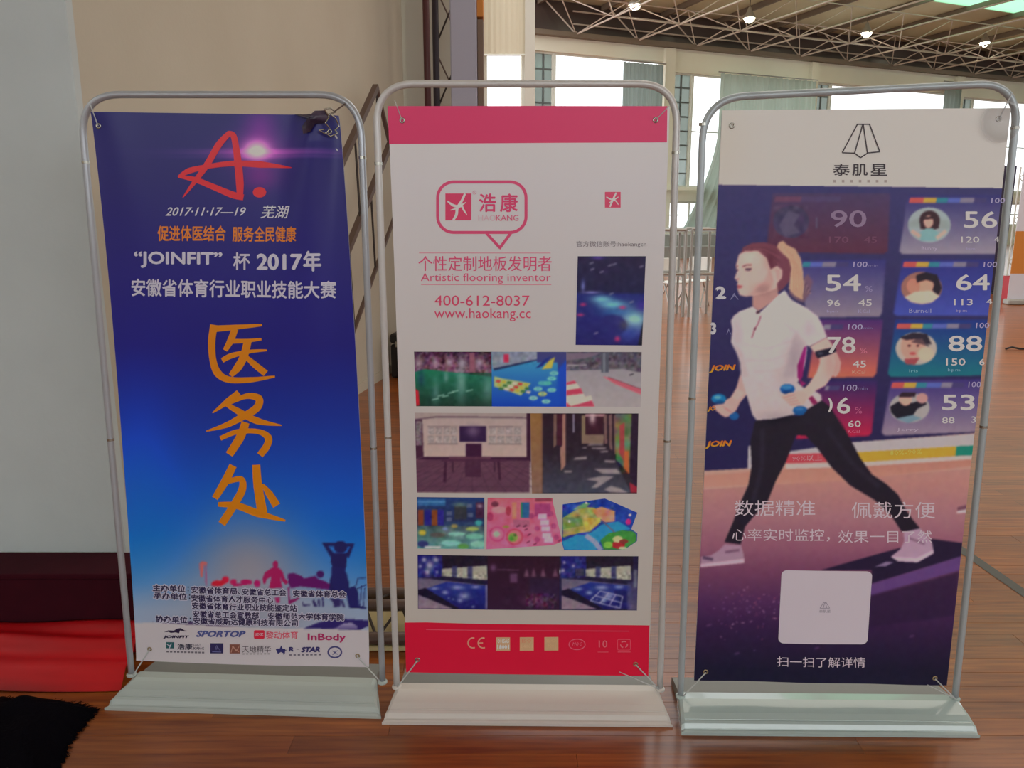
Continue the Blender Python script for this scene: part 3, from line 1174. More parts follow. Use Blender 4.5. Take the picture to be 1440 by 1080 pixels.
class Canvas:
    """artwork raster in photograph units; colours sRGB 0-255"""
    def __init__(s, x0, y0, x1, y1, step, col):
        s.x0, s.y0, s.st = x0, y0, step
        s.w, s.h = int((x1 - x0) / step) + 2, int((y1 - y0) / step) + 2
        s.X, s.Y = np.meshgrid(x0 + np.arange(s.w) * step, y0 + np.arange(s.h) * step)
        s.a = np.ones((s.h, s.w, 3)) * np.array(col, float)
        s.T = (0, 0, 1.0)

    def use(s, ox=0, oy=0, sc=1.0):
        s.T = (ox, oy, sc); return s

    def P(s, pts):
        ox, oy, sc = s.T
        return np.array([(ox + p[0] / sc, oy + p[1] / sc) for p in pts])

    def blend(s, m, col, sl=None):
        c = np.array(col, float)
        if sl is None: sl = (slice(None), slice(None))
        s.a[sl] = s.a[sl] * (1 - m[..., None]) + c * m[..., None]

    def _sl(s, q, pad=2):
        i0 = max(0, int((q[:, 0].min() - s.x0) / s.st) - pad); i1 = min(s.w, int((q[:, 0].max() - s.x0) / s.st) + pad + 1)
        j0 = max(0, int((q[:, 1].min() - s.y0) / s.st) - pad); j1 = min(s.h, int((q[:, 1].max() - s.y0) / s.st) + pad + 1)
        if i1 <= i0 or j1 <= j0: return None
        return (slice(j0, j1), slice(i0, i1))

    def mask(s, q, sl, soft=0):
        m = np.zeros(s.X[sl].shape)
        for dx in (-.25, .25):
            for dy in (-.25, .25):
                m += inside(np.stack([s.X[sl] + dx * s.st, s.Y[sl] + dy * s.st], -1), q)
        m /= 4
        for _ in range(int(soft)):
            m = s.blur(m)
        return m

    @staticmethod
    def blur(m):
        p = np.pad(m, 1, mode='edge')
        m = (p[:-2, 1:-1] + p[2:, 1:-1] + 2 * p[1:-1, 1:-1]) / 4
        p = np.pad(m, 1, mode='edge')
        return (p[1:-1, :-2] + p[1:-1, 2:] + 2 * p[1:-1, 1:-1]) / 4

    def poly(s, pts, col, op=1.0, soft=0):
        q = s.P(pts); sl = s._sl(q, 2 + int(soft) * 2)
        if sl is None: return
        s.blend(s.mask(q, sl, soft) * op, col, sl)

    def grad(s, pts, c0, c1, op=1.0, axis=1, soft=0):
        """polygon filled with a gradient, top colour c0 to bottom colour c1"""
        q = s.P(pts); sl = s._sl(q, 2 + soft * 2)
        if sl is None: return
        m = s.mask(q, sl, soft) * op
        W = (s.X, s.Y)[axis][sl]
        lo, hi = q[:, axis].min(), q[:, axis].max()
        t = np.clip((W - lo) / (hi - lo), 0, 1)[..., None]
        c = np.array(c0, float) * (1 - t) + np.array(c1, float) * t
        s.a[sl] = s.a[sl] * (1 - m[..., None]) + c * m[..., None]

    def ell(s, cx, cy, rx, ry, col, op=1.0, soft=0):
        s.poly([(cx + rx * math.cos(t), cy + ry * math.sin(t)) for t in np.linspace(0, 2 * math.pi, 28)[:-1]], col, op, soft)

    def glow(s, cx, cy, rx, ry, col, k=1.0, add=True):
        ox, oy, sc = s.T
        g = np.exp(-(((s.X - ox - cx / sc) / (rx / sc)) ** 2 + ((s.Y - oy - cy / sc) / (ry / sc)) ** 2)) * k
        if add: s.a += g[..., None] * np.array(col, float)
        else: s.blend(np.clip(g, 0, 1), col)

    def line(s, pts, w, col, op=1.0, soft=0):
        for a, b in zip(pts[:-1], pts[1:]):
            a, b = np.array(a, float), np.array(b, float)
            d = b - a; L = np.linalg.norm(d)
            if L == 0: continue
            n = np.array([-d[1], d[0]]) / L * w / 2
            s.poly([a - n, b - n, b + n, a + n], col, op, soft)

    def noise(s, pts, cell, amp, seed=0, chroma=.3):
        q = s.P(pts); sl = s._sl(q)
        if sl is None: return
        m = s.mask(q, sl)
        r = np.random.default_rng(seed)
        h, w = m.shape
        def field(c):
            gh, gw = int(h * s.st / c) + 3, int(w * s.st / c) + 3
            gz_ = r.standard_normal((gh, gw))
            yy = np.arange(h) * s.st / c; xx = np.arange(w) * s.st / c
            yi, xi = yy.astype(int), xx.astype(int)
            fy, fx = (yy - yi)[:, None], (xx - xi)[None]
            return (gz_[yi][:, xi] * (1 - fy) * (1 - fx) + gz_[yi + 1][:, xi] * fy * (1 - fx) + gz_[yi][:, xi + 1] * (1 - fy) * fx + gz_[yi + 1][:, xi + 1] * fy * fx)
        L = field(cell)
        C_ = np.stack([field(cell * 1.5) for _ in range(3)], -1)
        s.a[sl] += m[..., None] * amp * (L[..., None] * (1 - chroma) + C_ * chroma)

    def sample(s, x, y):
        fx = np.clip((x - s.x0) / s.st, 0, s.w - 1.001); fy = np.clip((y - s.y0) / s.st, 0, s.h - 1.001)
        i, j = fx.astype(int), fy.astype(int)
        u, v = (fx - i)[..., None], (fy - j)[..., None]
        A = s.a
        return A[j, i] * (1 - u) * (1 - v) + A[j, i + 1] * u * (1 - v) + A[j + 1, i] * (1 - u) * v + A[j + 1, i + 1] * u * v


class Stand:
    def __init__(s, fr, off, label, mats, K, wrinkle, kind):
        a, b = floor_pt(*fr[0]), floor_pt(*fr[1])
        s.X = (b - a) / np.linalg.norm(b - a)
        s.N = np.array([-s.X[1], s.X[0], 0])
        s.A, s.W = a, np.linalg.norm(b - a)
        s.O = a + s.N * off
        s.off = off
        s.K, s.w, s.kind = K, wrinkle, kind
        mid = a + s.X * s.W / 2 + s.N * .12
        s.root = empty('display_stand', tuple(mid), math.atan2(s.X[1], s.X[0]))
        tag(s.root, label, 'banner stand')
        s.mat = mats
        s.bow = dict(L=(6.0, 6.2), M=(2.2, 0.0), R=(0, 0))[kind]

    def ab(s, px, py):
        p = hit(px, py, s.O, s.N)
        return np.dot(p - s.O, s.X), p[2]

    def pos(s, a, z, d=0.0):
        """a along the stand, z up, d towards the viewer"""
        return s.O + s.X * a - s.N * d + np.array([0, 0, z])

    def px(s, x, y, d=0.0):
        a, z = s.ab(x, y)
        return s.pos(a, z, d + s.w(x, y))

    def pxv(s, XX, YY, d=0.0):
        """vectorised px()"""
        u = (XX - 720) / F; v = (540 - YY) / F
        D = np.stack([u, CP + v * SP, -SP + v * CP], -1)
        C = np.array([0, 0, HC])
        t = np.dot(s.O - C, s.N) / (D @ s.N)
        P = C + D * t[..., None]
        return P - s.N * (d + s.w(XX, YY))[..., None]


def set_ink(o, rgb_lin):
    me = o.data
    at = me.color_attributes.new('ink', 'FLOAT_COLOR', 'POINT')
    n = len(me.vertices)
    a = np.ones((n, 4), np.float32)
    a[:, :3] = rgb_lin
    at.data.foreach_set('color', a.ravel())


def ink(st, c):
    return np.clip(lin(np.clip(c, 0, 255)) * st.K, .004, .86)


def grid_mesh(st, name, quad, step, canvas, d, parent, smooth=True):
    """patch of printed vinyl: corner quad TL,TR,BR,BL in photograph units"""
    q = np.array(quad, float)
    w = max(np.linalg.norm(q[1] - q[0]), np.linalg.norm(q[2] - q[3]))
    h = max(np.linalg.norm(q[3] - q[0]), np.linalg.norm(q[2] - q[1]))
    ni, nj = max(2, int(w / step)), max(2, int(h / step))
    U, V = np.meshgrid(np.linspace(0, 1, ni + 1), np.linspace(0, 1, nj + 1))
    U, V = U[..., None], V[..., None]
    XY = q[0] * (1 - U) * (1 - V) + q[1] * U * (1 - V) + q[2] * U * V + q[3] * (1 - U) * V
    if name == 'banner_sheet':
        XY[..., 0] += (np.clip(np.sin(np.pi * V), 0, 1) ** .6 * (st.bow[0] * (1 - U) + st.bow[1] * U))[..., 0]
    P = st.pxv(XY[..., 0], XY[..., 1], d).reshape(-1, 3)
    k = (np.arange(nj)[:, None] * (ni + 1) + np.arange(ni)[None]).ravel()
    Fc = np.stack([k + ni + 1, k + ni + 2, k + 1, k], -1)
    Mi = np.array(root_inv(parent))
    P = P @ Mi[:3, :3].T + Mi[:3, 3]
    me = bpy.data.meshes.new(name)
    me.vertices.add(len(P)); me.vertices.foreach_set('co', P.astype(np.float32).ravel())
    me.loops.add(len(Fc) * 4); me.loops.foreach_set('vertex_index', Fc.astype(np.int32).ravel())
    me.polygons.add(len(Fc))
    me.polygons.foreach_set('loop_start', np.arange(0, len(Fc) * 4, 4, dtype=np.int32))
    me.polygons.foreach_set('use_smooth', np.ones(len(Fc), bool))
    me.update(calc_edges=True)
    me.materials.append(st.mat['print'])
    o = bpy.data.objects.new(name, me)
    COL.objects.link(o); o.parent = parent
    set_ink(o, ink(st, canvas.sample(XY[..., 0].ravel(), XY[..., 1].ravel())))
    return o


_tc = {}


def glyphs(body, bold, res):
    key = (body, bold, res)
    if key not in _tc:
        cu = bpy.data.curves.new('t', 'FONT')
        cu.body = body
        cu.offset = bold
        cu.resolution_u = res
        ob = bpy.data.objects.new('t', cu)
        COL.objects.link(ob)
        bpy.context.view_layer.update()
        dg = bpy.context.evaluated_depsgraph_get()
        me = bpy.data.meshes.new_from_object(ob.evaluated_get(dg))
        V = np.array([v.co[:] for v in me.vertices])[:, :2] if len(me.vertices) else np.zeros((0, 2))
        Fs = [tuple(p.vertices) for p in me.polygons]
        bpy.data.objects.remove(ob); bpy.data.curves.remove(cu); bpy.data.meshes.remove(me)
        _tc[key] = (V, Fs)
    return _tc[key]


def text(st, body, box, col, parent, bold=0.0, slope=0.0, lean=0.0, shear=0.0, d=.0011, res=3, name='lettering', c2=None):
    """lettering fitted to a box (x0, y0, x1, y1) of the photograph; slope = drop per unit to the right"""
    V, Fs = glyphs(body, 0, res)
    if not len(V): return None
    nb0 = len(V)
    sh = [(0, 0)]
    if bold > 0:
        k = bold
        sh = [(0, 0), (k, 0), (-k, 0), (0, k), (0, -k)] if bold < .06 else [(k * math.cos(t), k * math.sin(t)) for t in np.linspace(0, 2 * math.pi, 9)[:-1]]
        F0, V0, Fs = Fs, V, []
        V = np.concatenate([V0 + np.array(o_) for o_ in sh])
        for i_ in range(len(sh)): Fs += [tuple(v + i_ * nb0 for v in f) for f in F0]
    mn, mx_ = V.min(0), V.max(0)
    s_ = (V[:, 0] - mn[0]) / (mx_[0] - mn[0]); t_ = (V[:, 1] - mn[1]) / (mx_[1] - mn[1])
    x0, y0, x1, y1 = box
    hgt = y1 - y0
    XX = x0 + s_ * (x1 - x0 - abs(shear) * hgt) + (t_ * shear * hgt if shear >= 0 else (1 - t_) * -shear * hgt) - lean * t_ * hgt
    YY = y1 - t_ * hgt + slope * (XX - x0)
    P = st.pxv(XX, YY, d)
    P = P - st.N * (np.repeat(np.arange(len(sh)), nb0) * .00003)[:, None]
    o = mk(name, P, Fs, st.mat['print'], parent)
    if c2 is None: rgb = np.tile(ink(st, np.array(col, float)), (len(V), 1))
    else: rgb = ink(st, np.array(col, float) * t_[:, None] + np.array(c2, float) * (1 - t_[:, None]))
    set_ink(o, rgb)
    return o


def flat(st, polys, col, parent, d=.0008, name='printed_mark', cut=6):
    """filled flat shapes (lists of photograph points); polygons may be concave"""
    bm = bmesh.new()
    Mi = np.array(root_inv(parent))
    for pts in polys:
        bm.faces.new([bm.verts.new((x, y, 0)) for x, y in pts])
    allp = np.array([p for pts in polys for p in pts])
    bmesh.ops.triangulate(bm, faces=bm.faces[:], ngon_method='BEAUTY')
    for ax in (0, 1):
        for g_ in np.arange(allp[:, ax].min() + cut, allp[:, ax].max(), cut):
            bmesh.ops.bisect_plane(bm, geom=bm.verts[:] + bm.edges[:] + bm.faces[:], plane_co=(g_, 0, 0) if ax == 0 else (0, g_, 0), plane_no=(1, 0, 0) if ax == 0 else (0, 1, 0))
    xy = np.array([v.co[:2] for v in bm.verts])
    PP = st.pxv(xy[:, 0], xy[:, 1], d) @ Mi[:3, :3].T + Mi[:3, 3]
    for v, p in zip(bm.verts, PP): v.co = p
    bmesh.ops.recalc_face_normals(bm, faces=bm.faces[:])
    me = bpy.data.meshes.new(name); bm.to_mesh(me); bm.free()
    me.materials.append(st.mat['print'])
    o = bpy.data.objects.new(name, me); COL.objects.link(o); o.parent = parent
    set_ink(o, np.tile(ink(st, np.array(col, float)), (len(me.vertices), 1)))
    return o


def stroke(pts, ws, n=10, cap=0.0):
    """brush stroke: smooth ribbon through pts with widths ws -> polygon"""
    P = np.array(pts, float); m = len(P)
    if np.isscalar(ws): ws = [ws] * m
    if m > 2:
        out, wo = [], []
        for i in range(m - 1):
            p0, p1, p2, p3 = P[max(i - 1, 0)], P[i], P[i + 1], P[min(i + 2, m - 1)]
            for t in np.linspace(0, 1, n, endpoint=False):
                out.append(.5 * ((2 * p1) + (-p0 + p2) * t + (2 * p0 - 5 * p1 + 4 * p2 - p3) * t ** 2 + (-p0 + 3 * p1 - 3 * p2 + p3) * t ** 3))
                wo.append(ws[i] * (1 - t) + ws[i + 1] * t)
        out.append(P[-1]); wo.append(ws[-1])
        P = np.array(out); W_ = np.array(wo)
    else:
        P = np.array([P[0] * (1 - t) + P[1] * t for t in np.linspace(0, 1, 5)]); W_ = np.linspace(ws[0], ws[-1], 5)
    T = np.gradient(P, axis=0); T /= (np.linalg.norm(T, axis=1)[:, None] + 1e-9)
    Nn = np.stack([-T[:, 1], T[:, 0]], -1)
    return P + Nn * W_[:, None] / 2, P - Nn * W_[:, None] / 2


def ribbons(st, strokes, col, parent, tr=(0, 0, 1.0), d=.0010, name='lettering'):
    V, Fs = [], []
    ox, oy, sc = tr
    for k, (pts, ws) in enumerate(strokes):
        L_, R_ = stroke(pts, ws)
        n0 = len(V); m = len(L_)
        for a, b in zip(L_, R_):
            V.append(st.px(ox + a[0] / sc, oy + a[1] / sc, d + k * .00004)); V.append(st.px(ox + b[0] / sc, oy + b[1] / sc, d + k * .00004))
        Fs += [(n0 + 2 * i, n0 + 2 * i + 1, n0 + 2 * i + 3, n0 + 2 * i + 2) for i in range(m - 1)]
    o = mk(name, V, Fs, st.mat['print'], parent)
    set_ink(o, np.tile(ink(st, np.array(col, float)), (len(V), 1)))
    return o


def box4(x0, y0, x1, y1): return [(x0, y0), (x1, y0), (x1, y1), (x0, y1)]


def rrect(x0, y0, x1, y1, r, n=8):
    out = []
    for cx, cy, a0 in ((x1 - r, y0 + r, -90), (x1 - r, y1 - r, 0), (x0 + r, y1 - r, 90), (x0 + r, y0 + r, 180)):
        for k in range(n + 1):
            t = math.radians(a0 + 90 * k / n); out.append((cx + r * math.cos(t), cy + r * math.sin(t)))
    return out


def ring(st, pts, w, col, parent, d=.0009, name='printed_mark', tr=(0, 0, 1.0)):
    ox, oy, sc = tr
    P = np.array([(ox + p[0] / sc, oy + p[1] / sc) for p in pts]); w = w / sc
    nxt, prv = np.roll(P, -1, 0), np.roll(P, 1, 0)
    T = nxt - prv; T /= np.linalg.norm(T, axis=1)[:, None] + 1e-9
    Nn = np.stack([-T[:, 1], T[:, 0]], -1) * w / 2
    V = []
    for p, n_ in zip(P, Nn):
        V.append(st.px(*(p + n_), d)); V.append(st.px(*(p - n_), d))
    m = len(P)
    Fs = [(2 * i, 2 * i + 1, (2 * i + 3) % (2 * m), (2 * i + 2) % (2 * m)) for i in range(m)]
    o = mk(name, V, Fs, st.mat['print'], parent)
    set_ink(o, np.tile(ink(st, np.array(col, float)), (len(V), 1)))
    return o


def build_base(st, zr, depth, inset):
    """low moulded foot: lip, step, sloping front, flat rear"""
    rear = [(st.off + .021, zr - .001), (st.off + .030, zr - .010), (depth - .012, zr - .030), (depth, zr - .036), (depth, 0), (st.off + .021, 0)]
    prof = [(0, 0), (0, .010), (.006, .014), (.012, .015), (.020, .030), (.028, .034), (.034, .035), (.055, .046), (.095, zr - .004), (st.off - .015, zr), (st.off + .02, zr), (st.off + .02, 0)]
    n = len(prof)
    def ins(d): return inset * min(1, d / .10) ** .8
    V = []
    cols = [(0, 0.0), (.0, .010), (.5, 0), (1.0, -.010), (1.0, 0.0)]
    for ci, (fr, dx) in enumerate(cols):
        for (d_, z_) in prof:
            i_ = ins(d_)
            x = (i_ if fr == 0 else st.W - i_ if fr == 1 else st.W / 2) + dx
            zz = z_
            if ci in (0, 4): zz = max(0, z_ - .006 * (z_ > .012))
            p = st.A + st.X * x + st.N * d_
            V.append((p[0], p[1], zz))
    Fs = []
    for c in range(len(cols) - 1):
        for k in range(n):
            k2 = (k + 1) % n
            Fs.append((c * n + k, (c + 1) * n + k, (c + 1) * n + k2, c * n + k2))
    Fs.append(tuple(range(n))); Fs.append(tuple(range((len(cols) - 1) * n, len(cols) * n))[::-1])
    o = mk('base', V, Fs, st.mat['base'], st.root)
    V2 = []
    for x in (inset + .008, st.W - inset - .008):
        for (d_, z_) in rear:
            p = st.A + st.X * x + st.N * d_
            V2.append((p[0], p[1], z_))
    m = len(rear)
    mk('shaded_rear', V2, [(k, m + k, m + (k + 1) % m, (k + 1) % m) for k in range(m)] + [tuple(range(m)), tuple(range(m, 2 * m))[::-1]], M['base_rear'], st.root)  # rear slope of the foot, its shade painted in as darker plastic
    # rib lines moulded across the front of the foot
    rb = MB()
    for d_, z_ in ((.0125, .0152), (.034, .0355)):
        a = st.A + st.X * (.01 + ins(d_)) + st.N * d_; b = st.A + st.X * (st.W - .01 - ins(d_)) + st.N * d_
        rb.rod((a[0], a[1], z_), (b[0], b[1], z_), .0016, 6)
    rb.build('moulded_rib', st.mat['base'], st.root)
    return o


def build_frame(st, BL, TL, TR, BR, rad, zr, joints, r=.0105):
    q = [np.array(st.ab(*p)) for p in (BL, TL, TR, BR)]
    q[0][1] = zr - .004; q[3][1] = zr - .004
    path = [q[0]]
    for i in (1, 2):
        a, c, b = q[i - 1], q[i], q[i + 1]
        u = (a - c) / np.linalg.norm(a - c); v = (b - c) / np.linalg.norm(b - c)
        for t in np.linspace(0, 1, 12):
            p = (c + u * rad) * (1 - t) ** 2 + c * 2 * t * (1 - t) * (1 + 0) + (c + v * rad) * t ** 2
            # pull towards a circular arc
            path.append(p)
    path.append(q[3])
    # densify straight runs so the bar can sag a little
    dense = []
    for a, b in zip(path[:-1], path[1:]):
        m = max(1, int(np.linalg.norm(b - a) / .08))
        for t in np.linspace(0, 1, m, endpoint=False): dense.append(a * (1 - t) + b * t)
    dense.append(path[-1])
    MB().tube([st.pos(p[0], p[1], 0) for p in dense], r, 14).build('frame_tube', st.mat['tube'], st.root, smooth=True)
    for (x, y) in joints:
        a, z = st.ab(x, y)
        # snap to the nearest post
        side = (q[0], q[1]) if abs(a - q[0][0]) < abs(a - q[3][0]) else (q[3], q[2])
        t = (z - side[0][1]) / (side[1][1] - side[0][1])
        ax = side[0][0] + (side[1][0] - side[0][0]) * t
        dx = (side[1] - side[0]); dx = dx / np.linalg.norm(dx)
        p0 = st.pos(ax - dx[0] * .004, z - .004, 0); p1 = st.pos(ax + dx[0] * .004, z + .004, 0)
        MB().rod(p0, p1, r + .0012, 14).build('joint_ring', M['steel'], st.root)
    for e_ in (q[0], q[3]):
        p = st.pos(e_[0], zr, 0)
        MB().lathe([(r + .006, -.004), (r + .006, .002), (r + .002, .006), (r, .006)], p, 16).build('socket', st.mat['base'], st.root)


def eyelet(st, x, y, m, sheet, rr=.0085):
    p = st.px(x, y, .0016)
    V = []
    n = 16
    prof = [(rr, 0), (rr * .92, .0014), (rr * .6, .0016), (rr * .45, .0002)]
    for a_, h_ in prof:
        for k in range(n):
            th = 2 * math.pi * k / n
            V.append(p + st.X * a_ * math.cos(th) + np.array([0, 0, 1]) * a_ * math.sin(th) - st.N * h_)
    Fs = [(i * n + k, i * n + (k + 1) % n, (i + 1) * n + (k + 1) % n, (i + 1) * n + k) for i in range(3) for k in range(n)]
    mk('eyelet', V, Fs, m, sheet, smooth=True)


def cord(st, x0, y0, x1, y1, parent, r=.0022, sag=.0, d0=.004, d1=-.0, z1=None, mm=None):
    a = st.px(x0, y0, d0)
    b = st.px(x1, y1, d1)
    if z1 is not None: b[2] = z1
    pts = [a * (1 - t) + b * t - np.array([0, 0, sag * math.sin(math.pi * t)]) for t in np.linspace(0, 1, 6)]
    MB().tube(pts, r, 8).build('elastic_cord', mm or M['cord'], parent, smooth=True)


def sheet_back(st, quad, parent):
    """the unprinted back and edge of the vinyl, a hair behind the print"""
    q = np.array(quad, float)
    ni, nj = 24, 40
    V = []
    for j in range(nj + 1):
        for i in range(ni + 1):
            u, v = i / ni, j / nj
            p = q[0] * (1 - u) * (1 - v) + q[1] * u * (1 - v) + q[2] * u * v + q[3] * (1 - u) * v
            p = p + np.array([max(0, math.sin(math.pi * v)) ** .6 * (st.bow[0] * (1 - u) + st.bow[1] * u), 0])
            V.append(st.px(p[0], p[1], -.005))
    Fs = [(j * (ni + 1) + i, j * (ni + 1) + i + 1, (j + 1) * (ni + 1) + i + 1, (j + 1) * (ni + 1) + i) for j in range(nj) for i in range(ni)]
    return mk('backing', V, Fs, M['vinyl_back'], parent, smooth=True)


SH = .012   # the sheet hangs just in front of the frame


def hump(x, c, w): return np.exp(-((x - c) / w) ** 2)


# ---------------------------------------------------------------- left stand
def wrL(x, y):
    x = np.asarray(x, float); y = np.asarray(y, float)
    # folds falling from the tightened top corners
    w = .030 * hump(x, 446 + (y - 190) * -.16, 24 + (y - 160) * .07) * np.exp(-np.clip(y - 200, 0, 900) / 200)
    w = w - .016 * hump(x, 476 + (y - 190) * -.03, 13 + (y - 160) * .03) * np.exp(-np.clip(y - 160, 0, 900) / 260)
    w = w + .007 * hump(x, 165 + (y - 190) * .22, 20 + (y - 160) * .08) * np.exp(-np.clip(y - 160, 0, 900) / 150)
    w = w + .004 * np.sin((x - 150) / 340 * math.pi) + .002 * np.sin(y / 90.) * np.sin(x / 75.)
    return w + SH


L = Stand([(147, 999), (536, 1011)], .125,
          'left display stand: deep blue banner with large orange characters, fold at its top right corner',
          dict(print=M['print_l'], tube=M['tube_l'], base=M['base_l']), 1.75, wrL, 'L')
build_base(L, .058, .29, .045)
build_frame(L, (185, 948), (112, 133), (506, 133), (538, 958), .125, .058, [(120, 228), (509, 222), (155, 618), (527, 630)])
qL = [(131, 158), (477, 163), (519.5, 936), (194, 926)]
c = Canvas(125, 150, 530, 945, 1.6, (20, 20, 105))
ty_ = np.clip((c.Y - 158) / 776, 0, 1)
stops = [(0, (28, 26, 96)), (.12, (28, 24, 98)), (.3, (26, 22, 108)), (.42, (18, 18, 112)), (.55, (4, 42, 142)), (.66, (0, 70, 176)), (.76, (0, 92, 200)), (.85, (56, 122, 190)), (.90, (124, 148, 182)), (1, (166, 162, 172))]
for k in range(3):
    c.a[..., k] = np.interp(ty_, [s_[0] for s_ in stops], [s_[1][k] for s_ in stops])
c.glow(352, 800, 85, 80, (134, 130, 142), .95, add=False)
c.glow(350, 850, 160, 40, (140, 146, 164), .8, add=False)
c.glow(200, 640, 50, 120, (0, 12, 34), 1)
c.use(100, 100, 3.13)
c.glow(825, 350, 130, 70, (90, 24, 44), 1)
c.glow(825, 350, 52, 40, (190, 160, 130), 1.0)
c.glow(840, 240, 80, 80, (60, 6, 34), 1)
c.glow(840, 470, 90, 60, (60, 0, 20), 1)
for yy, k in ((350, .6), (362, .8), (378, .5)):
    c.glow(870, yy, 310, 7, (110, 44, 64), k)
c.use()
# white foot of the artwork
c.poly([(192, 873), (250, 872), (360, 879), (440, 881), (525, 884), (530, 950), (180, 950)], (172, 167, 174))
c.use(350, 780, 6.54)
c.poly([(515, 660), (640, 610), (760, 580), (900, 575), (1110, 590), (1110, 640), (1020, 680), (800, 668)], (36, 26, 96))
c.grad([(790, 665), (880, 615), (950, 610), (1000, 640), (1010, 675)], (150, 145, 175), (80, 70, 130))
c.use(210, 780, 7.2)
c.poly([(40, 662), (260, 668), (430, 655), (760, 680), (1050, 695), (760, 700), (430, 682)], (60, 40, 90))
# fitness silhouettes
c.poly([(525, 70), (550, 45), (605, 55), (600, 90), (575, 80), (560, 200), (540, 215)], (190, 92, 90), .9)
c.poly([(583, 90), (598, 90), (606, 290), (590, 295)], (170, 60, 110), .7)
for cx, cy, rx, ry, cc in ((790, 232, 36, 36, (190, 24, 62)), (705, 270, 55, 30, (205, 26, 50)), (870, 255, 34, 30, (170, 22, 84)), (1000, 252, 60, 24, (160, 18, 90)), (1110, 268, 32, 36, (160, 18, 96))):
    c.ell(cx, cy, rx, ry, cc)
c.poly([(650, 290), (700, 235), (760, 240), (800, 262), (750, 295)], (205, 26, 50))
c.poly([(860, 270), (1060, 262), (1060, 275), (870, 300)], (160, 22, 90))
c.use(350, 780, 6.54)
c.ell(258, 72, 25, 32, (150, 20, 84))
c.poly([(240, 95), (278, 95), (320, 130), (345, 200), (380, 235), (350, 258), (320, 225), (300, 180), (322, 285), (200, 290), (222, 180), (180, 205), (165, 245), (190, 250), (150, 250), (140, 200), (165, 140), (215, 110)], (150, 20, 84))
c.ell(665, 165, 34, 34, (60, 14, 90))
c.poly([(370, 160), (420, 150), (500, 180), (520, 200), (620, 180), (650, 210), (700, 225), (780, 270), (770, 310), (600, 290), (480, 275), (400, 290), (375, 240)], (86, 12, 92))
c.poly([(372, 280), (384, 280), (390, 400), (470, 375), (475, 390), (390, 435), (376, 430)], (120, 20, 90))
c.poly([(250, 375), (300, 370), (295, 420), (270, 425)], (150, 24, 90))
# tall figure
N_ = (22, 22, 84)
c.ell(800, -52, 0.1, 0.1, N_)
c.use(100, 740, 3.13)
c.ell(1190, 85, 30, 27, N_)
c.poly([(1108, 66), (1170, 66), (1185, 78), (1135, 82), (1165, 118), (1150, 135)], N_)
c.poly([(1252, 68), (1200, 70), (1196, 80), (1232, 84), (1212, 120), (1226, 134)], N_)
c.poly([(1150, 112), (1220, 112), (1215, 170), (1205, 200), (1228, 240), (1228, 300), (1140, 300), (1142, 230), (1160, 190), (1146, 150)], N_)
c.use(350, 780, 6.54)
c.poly([(770, 100), (880, 100), (915, 180), (925, 290), (980, 275), (1010, 320), (1020, 450), (1085, 470), (1085, 485), (930, 475), (905, 350), (800, 345), (765, 230)], (24, 26, 92))
for a_, b_2 in (((990, 275), (1010, 205)), ((1010, 205), (1085, 198)), ((1040, 270), (1030, 460)), ((1070, 290), (1060, 470)), ((1000, 300), (1090, 260))):
    c.line([a_, b_2], 9, (30, 40, 104))
for pts in ([(500, 410), (520, 440), (570, 440), (575, 450), (510, 460)], [(590, 405), (610, 400), (640, 460), (610, 465)], [(640, 400), (660, 395), (665, 460), (648, 465)], [(680, 380), (695, 380), (700, 465), (685, 465)], [(750, 390), (850, 390), (850, 460), (790, 470), (785, 425)], [(850, 400), (870, 400), (895, 470), (875, 470)]):
    c.poly(pts, (40, 34, 92))
c.use()
bs = grid_mesh(L, 'banner_sheet', qL, 1.7, c, 0, L.root)
bs['label'] = 'blue printed banner sheet'
sheet_back(L, qL, bs)
# emblem
RED = (212, 34, 46)
T1 = (100, 100, 3.13)
ribbons(L, [([(502, 557), (560, 480), (610, 410), (660, 325), (705, 275)], [3, 22, 28, 30, 22]),
            ([(695, 272), (722, 285), (735, 340), (745, 420), (752, 500), (752, 562)], [14, 26, 28, 34, 34, 24]),
            ([(768, 556), (720, 545), (640, 512), (560, 480), (485, 464)], [26, 30, 26, 24, 12]),
            ([(482, 468), (530, 440), (620, 420), (720, 408), (840, 412), (985, 427)], [10, 26, 20, 24, 30, 2])], RED, bs, T1, name='emblem')
flat(L, [[(367.7 + 9.4 * math.cos(t), 270.6 + 7.4 * math.sin(t)) for t in np.linspace(0, 6.1, 20)]], RED, bs, name='emblem_dot')
WH = (176, 176, 190)
text(L, '2017·11·17—19', (236, 291.5, 350, 303.5), WH, bs, bold=.012, shear=.35, lean=.0)
text(L, '芜湖', (369, 289, 412, 307), WH, bs, bold=.01, shear=.25)
OR = (196, 108, 34)
text(L, '促进体医结合', (225, 317, 321, 339), OR, bs, bold=.022)
text(L, '服务全民健康', (330, 318, 421, 340), OR, bs, bold=.022)
text(L, '“JOINFIT”', (192, 353, 316, 376), (172, 170, 186), bs, bold=.03, slope=.01)
text(L, '杯', (331, 354.5, 355, 379), (172, 170, 186), bs, bold=.02)
text(L, '2017', (364, 356, 429, 379), (172, 170, 186), bs, bold=.035)
text(L, '年', (430, 352, 454, 381), (172, 170, 186), bs, bold=.03)
text(L, '安徽省体育行业职业技能大赛', (188, 391, 474, 416), (172, 170, 186), bs, bold=.02, slope=.012)
OB = (216, 112, 10)
T2 = (100, 430, 3.13)
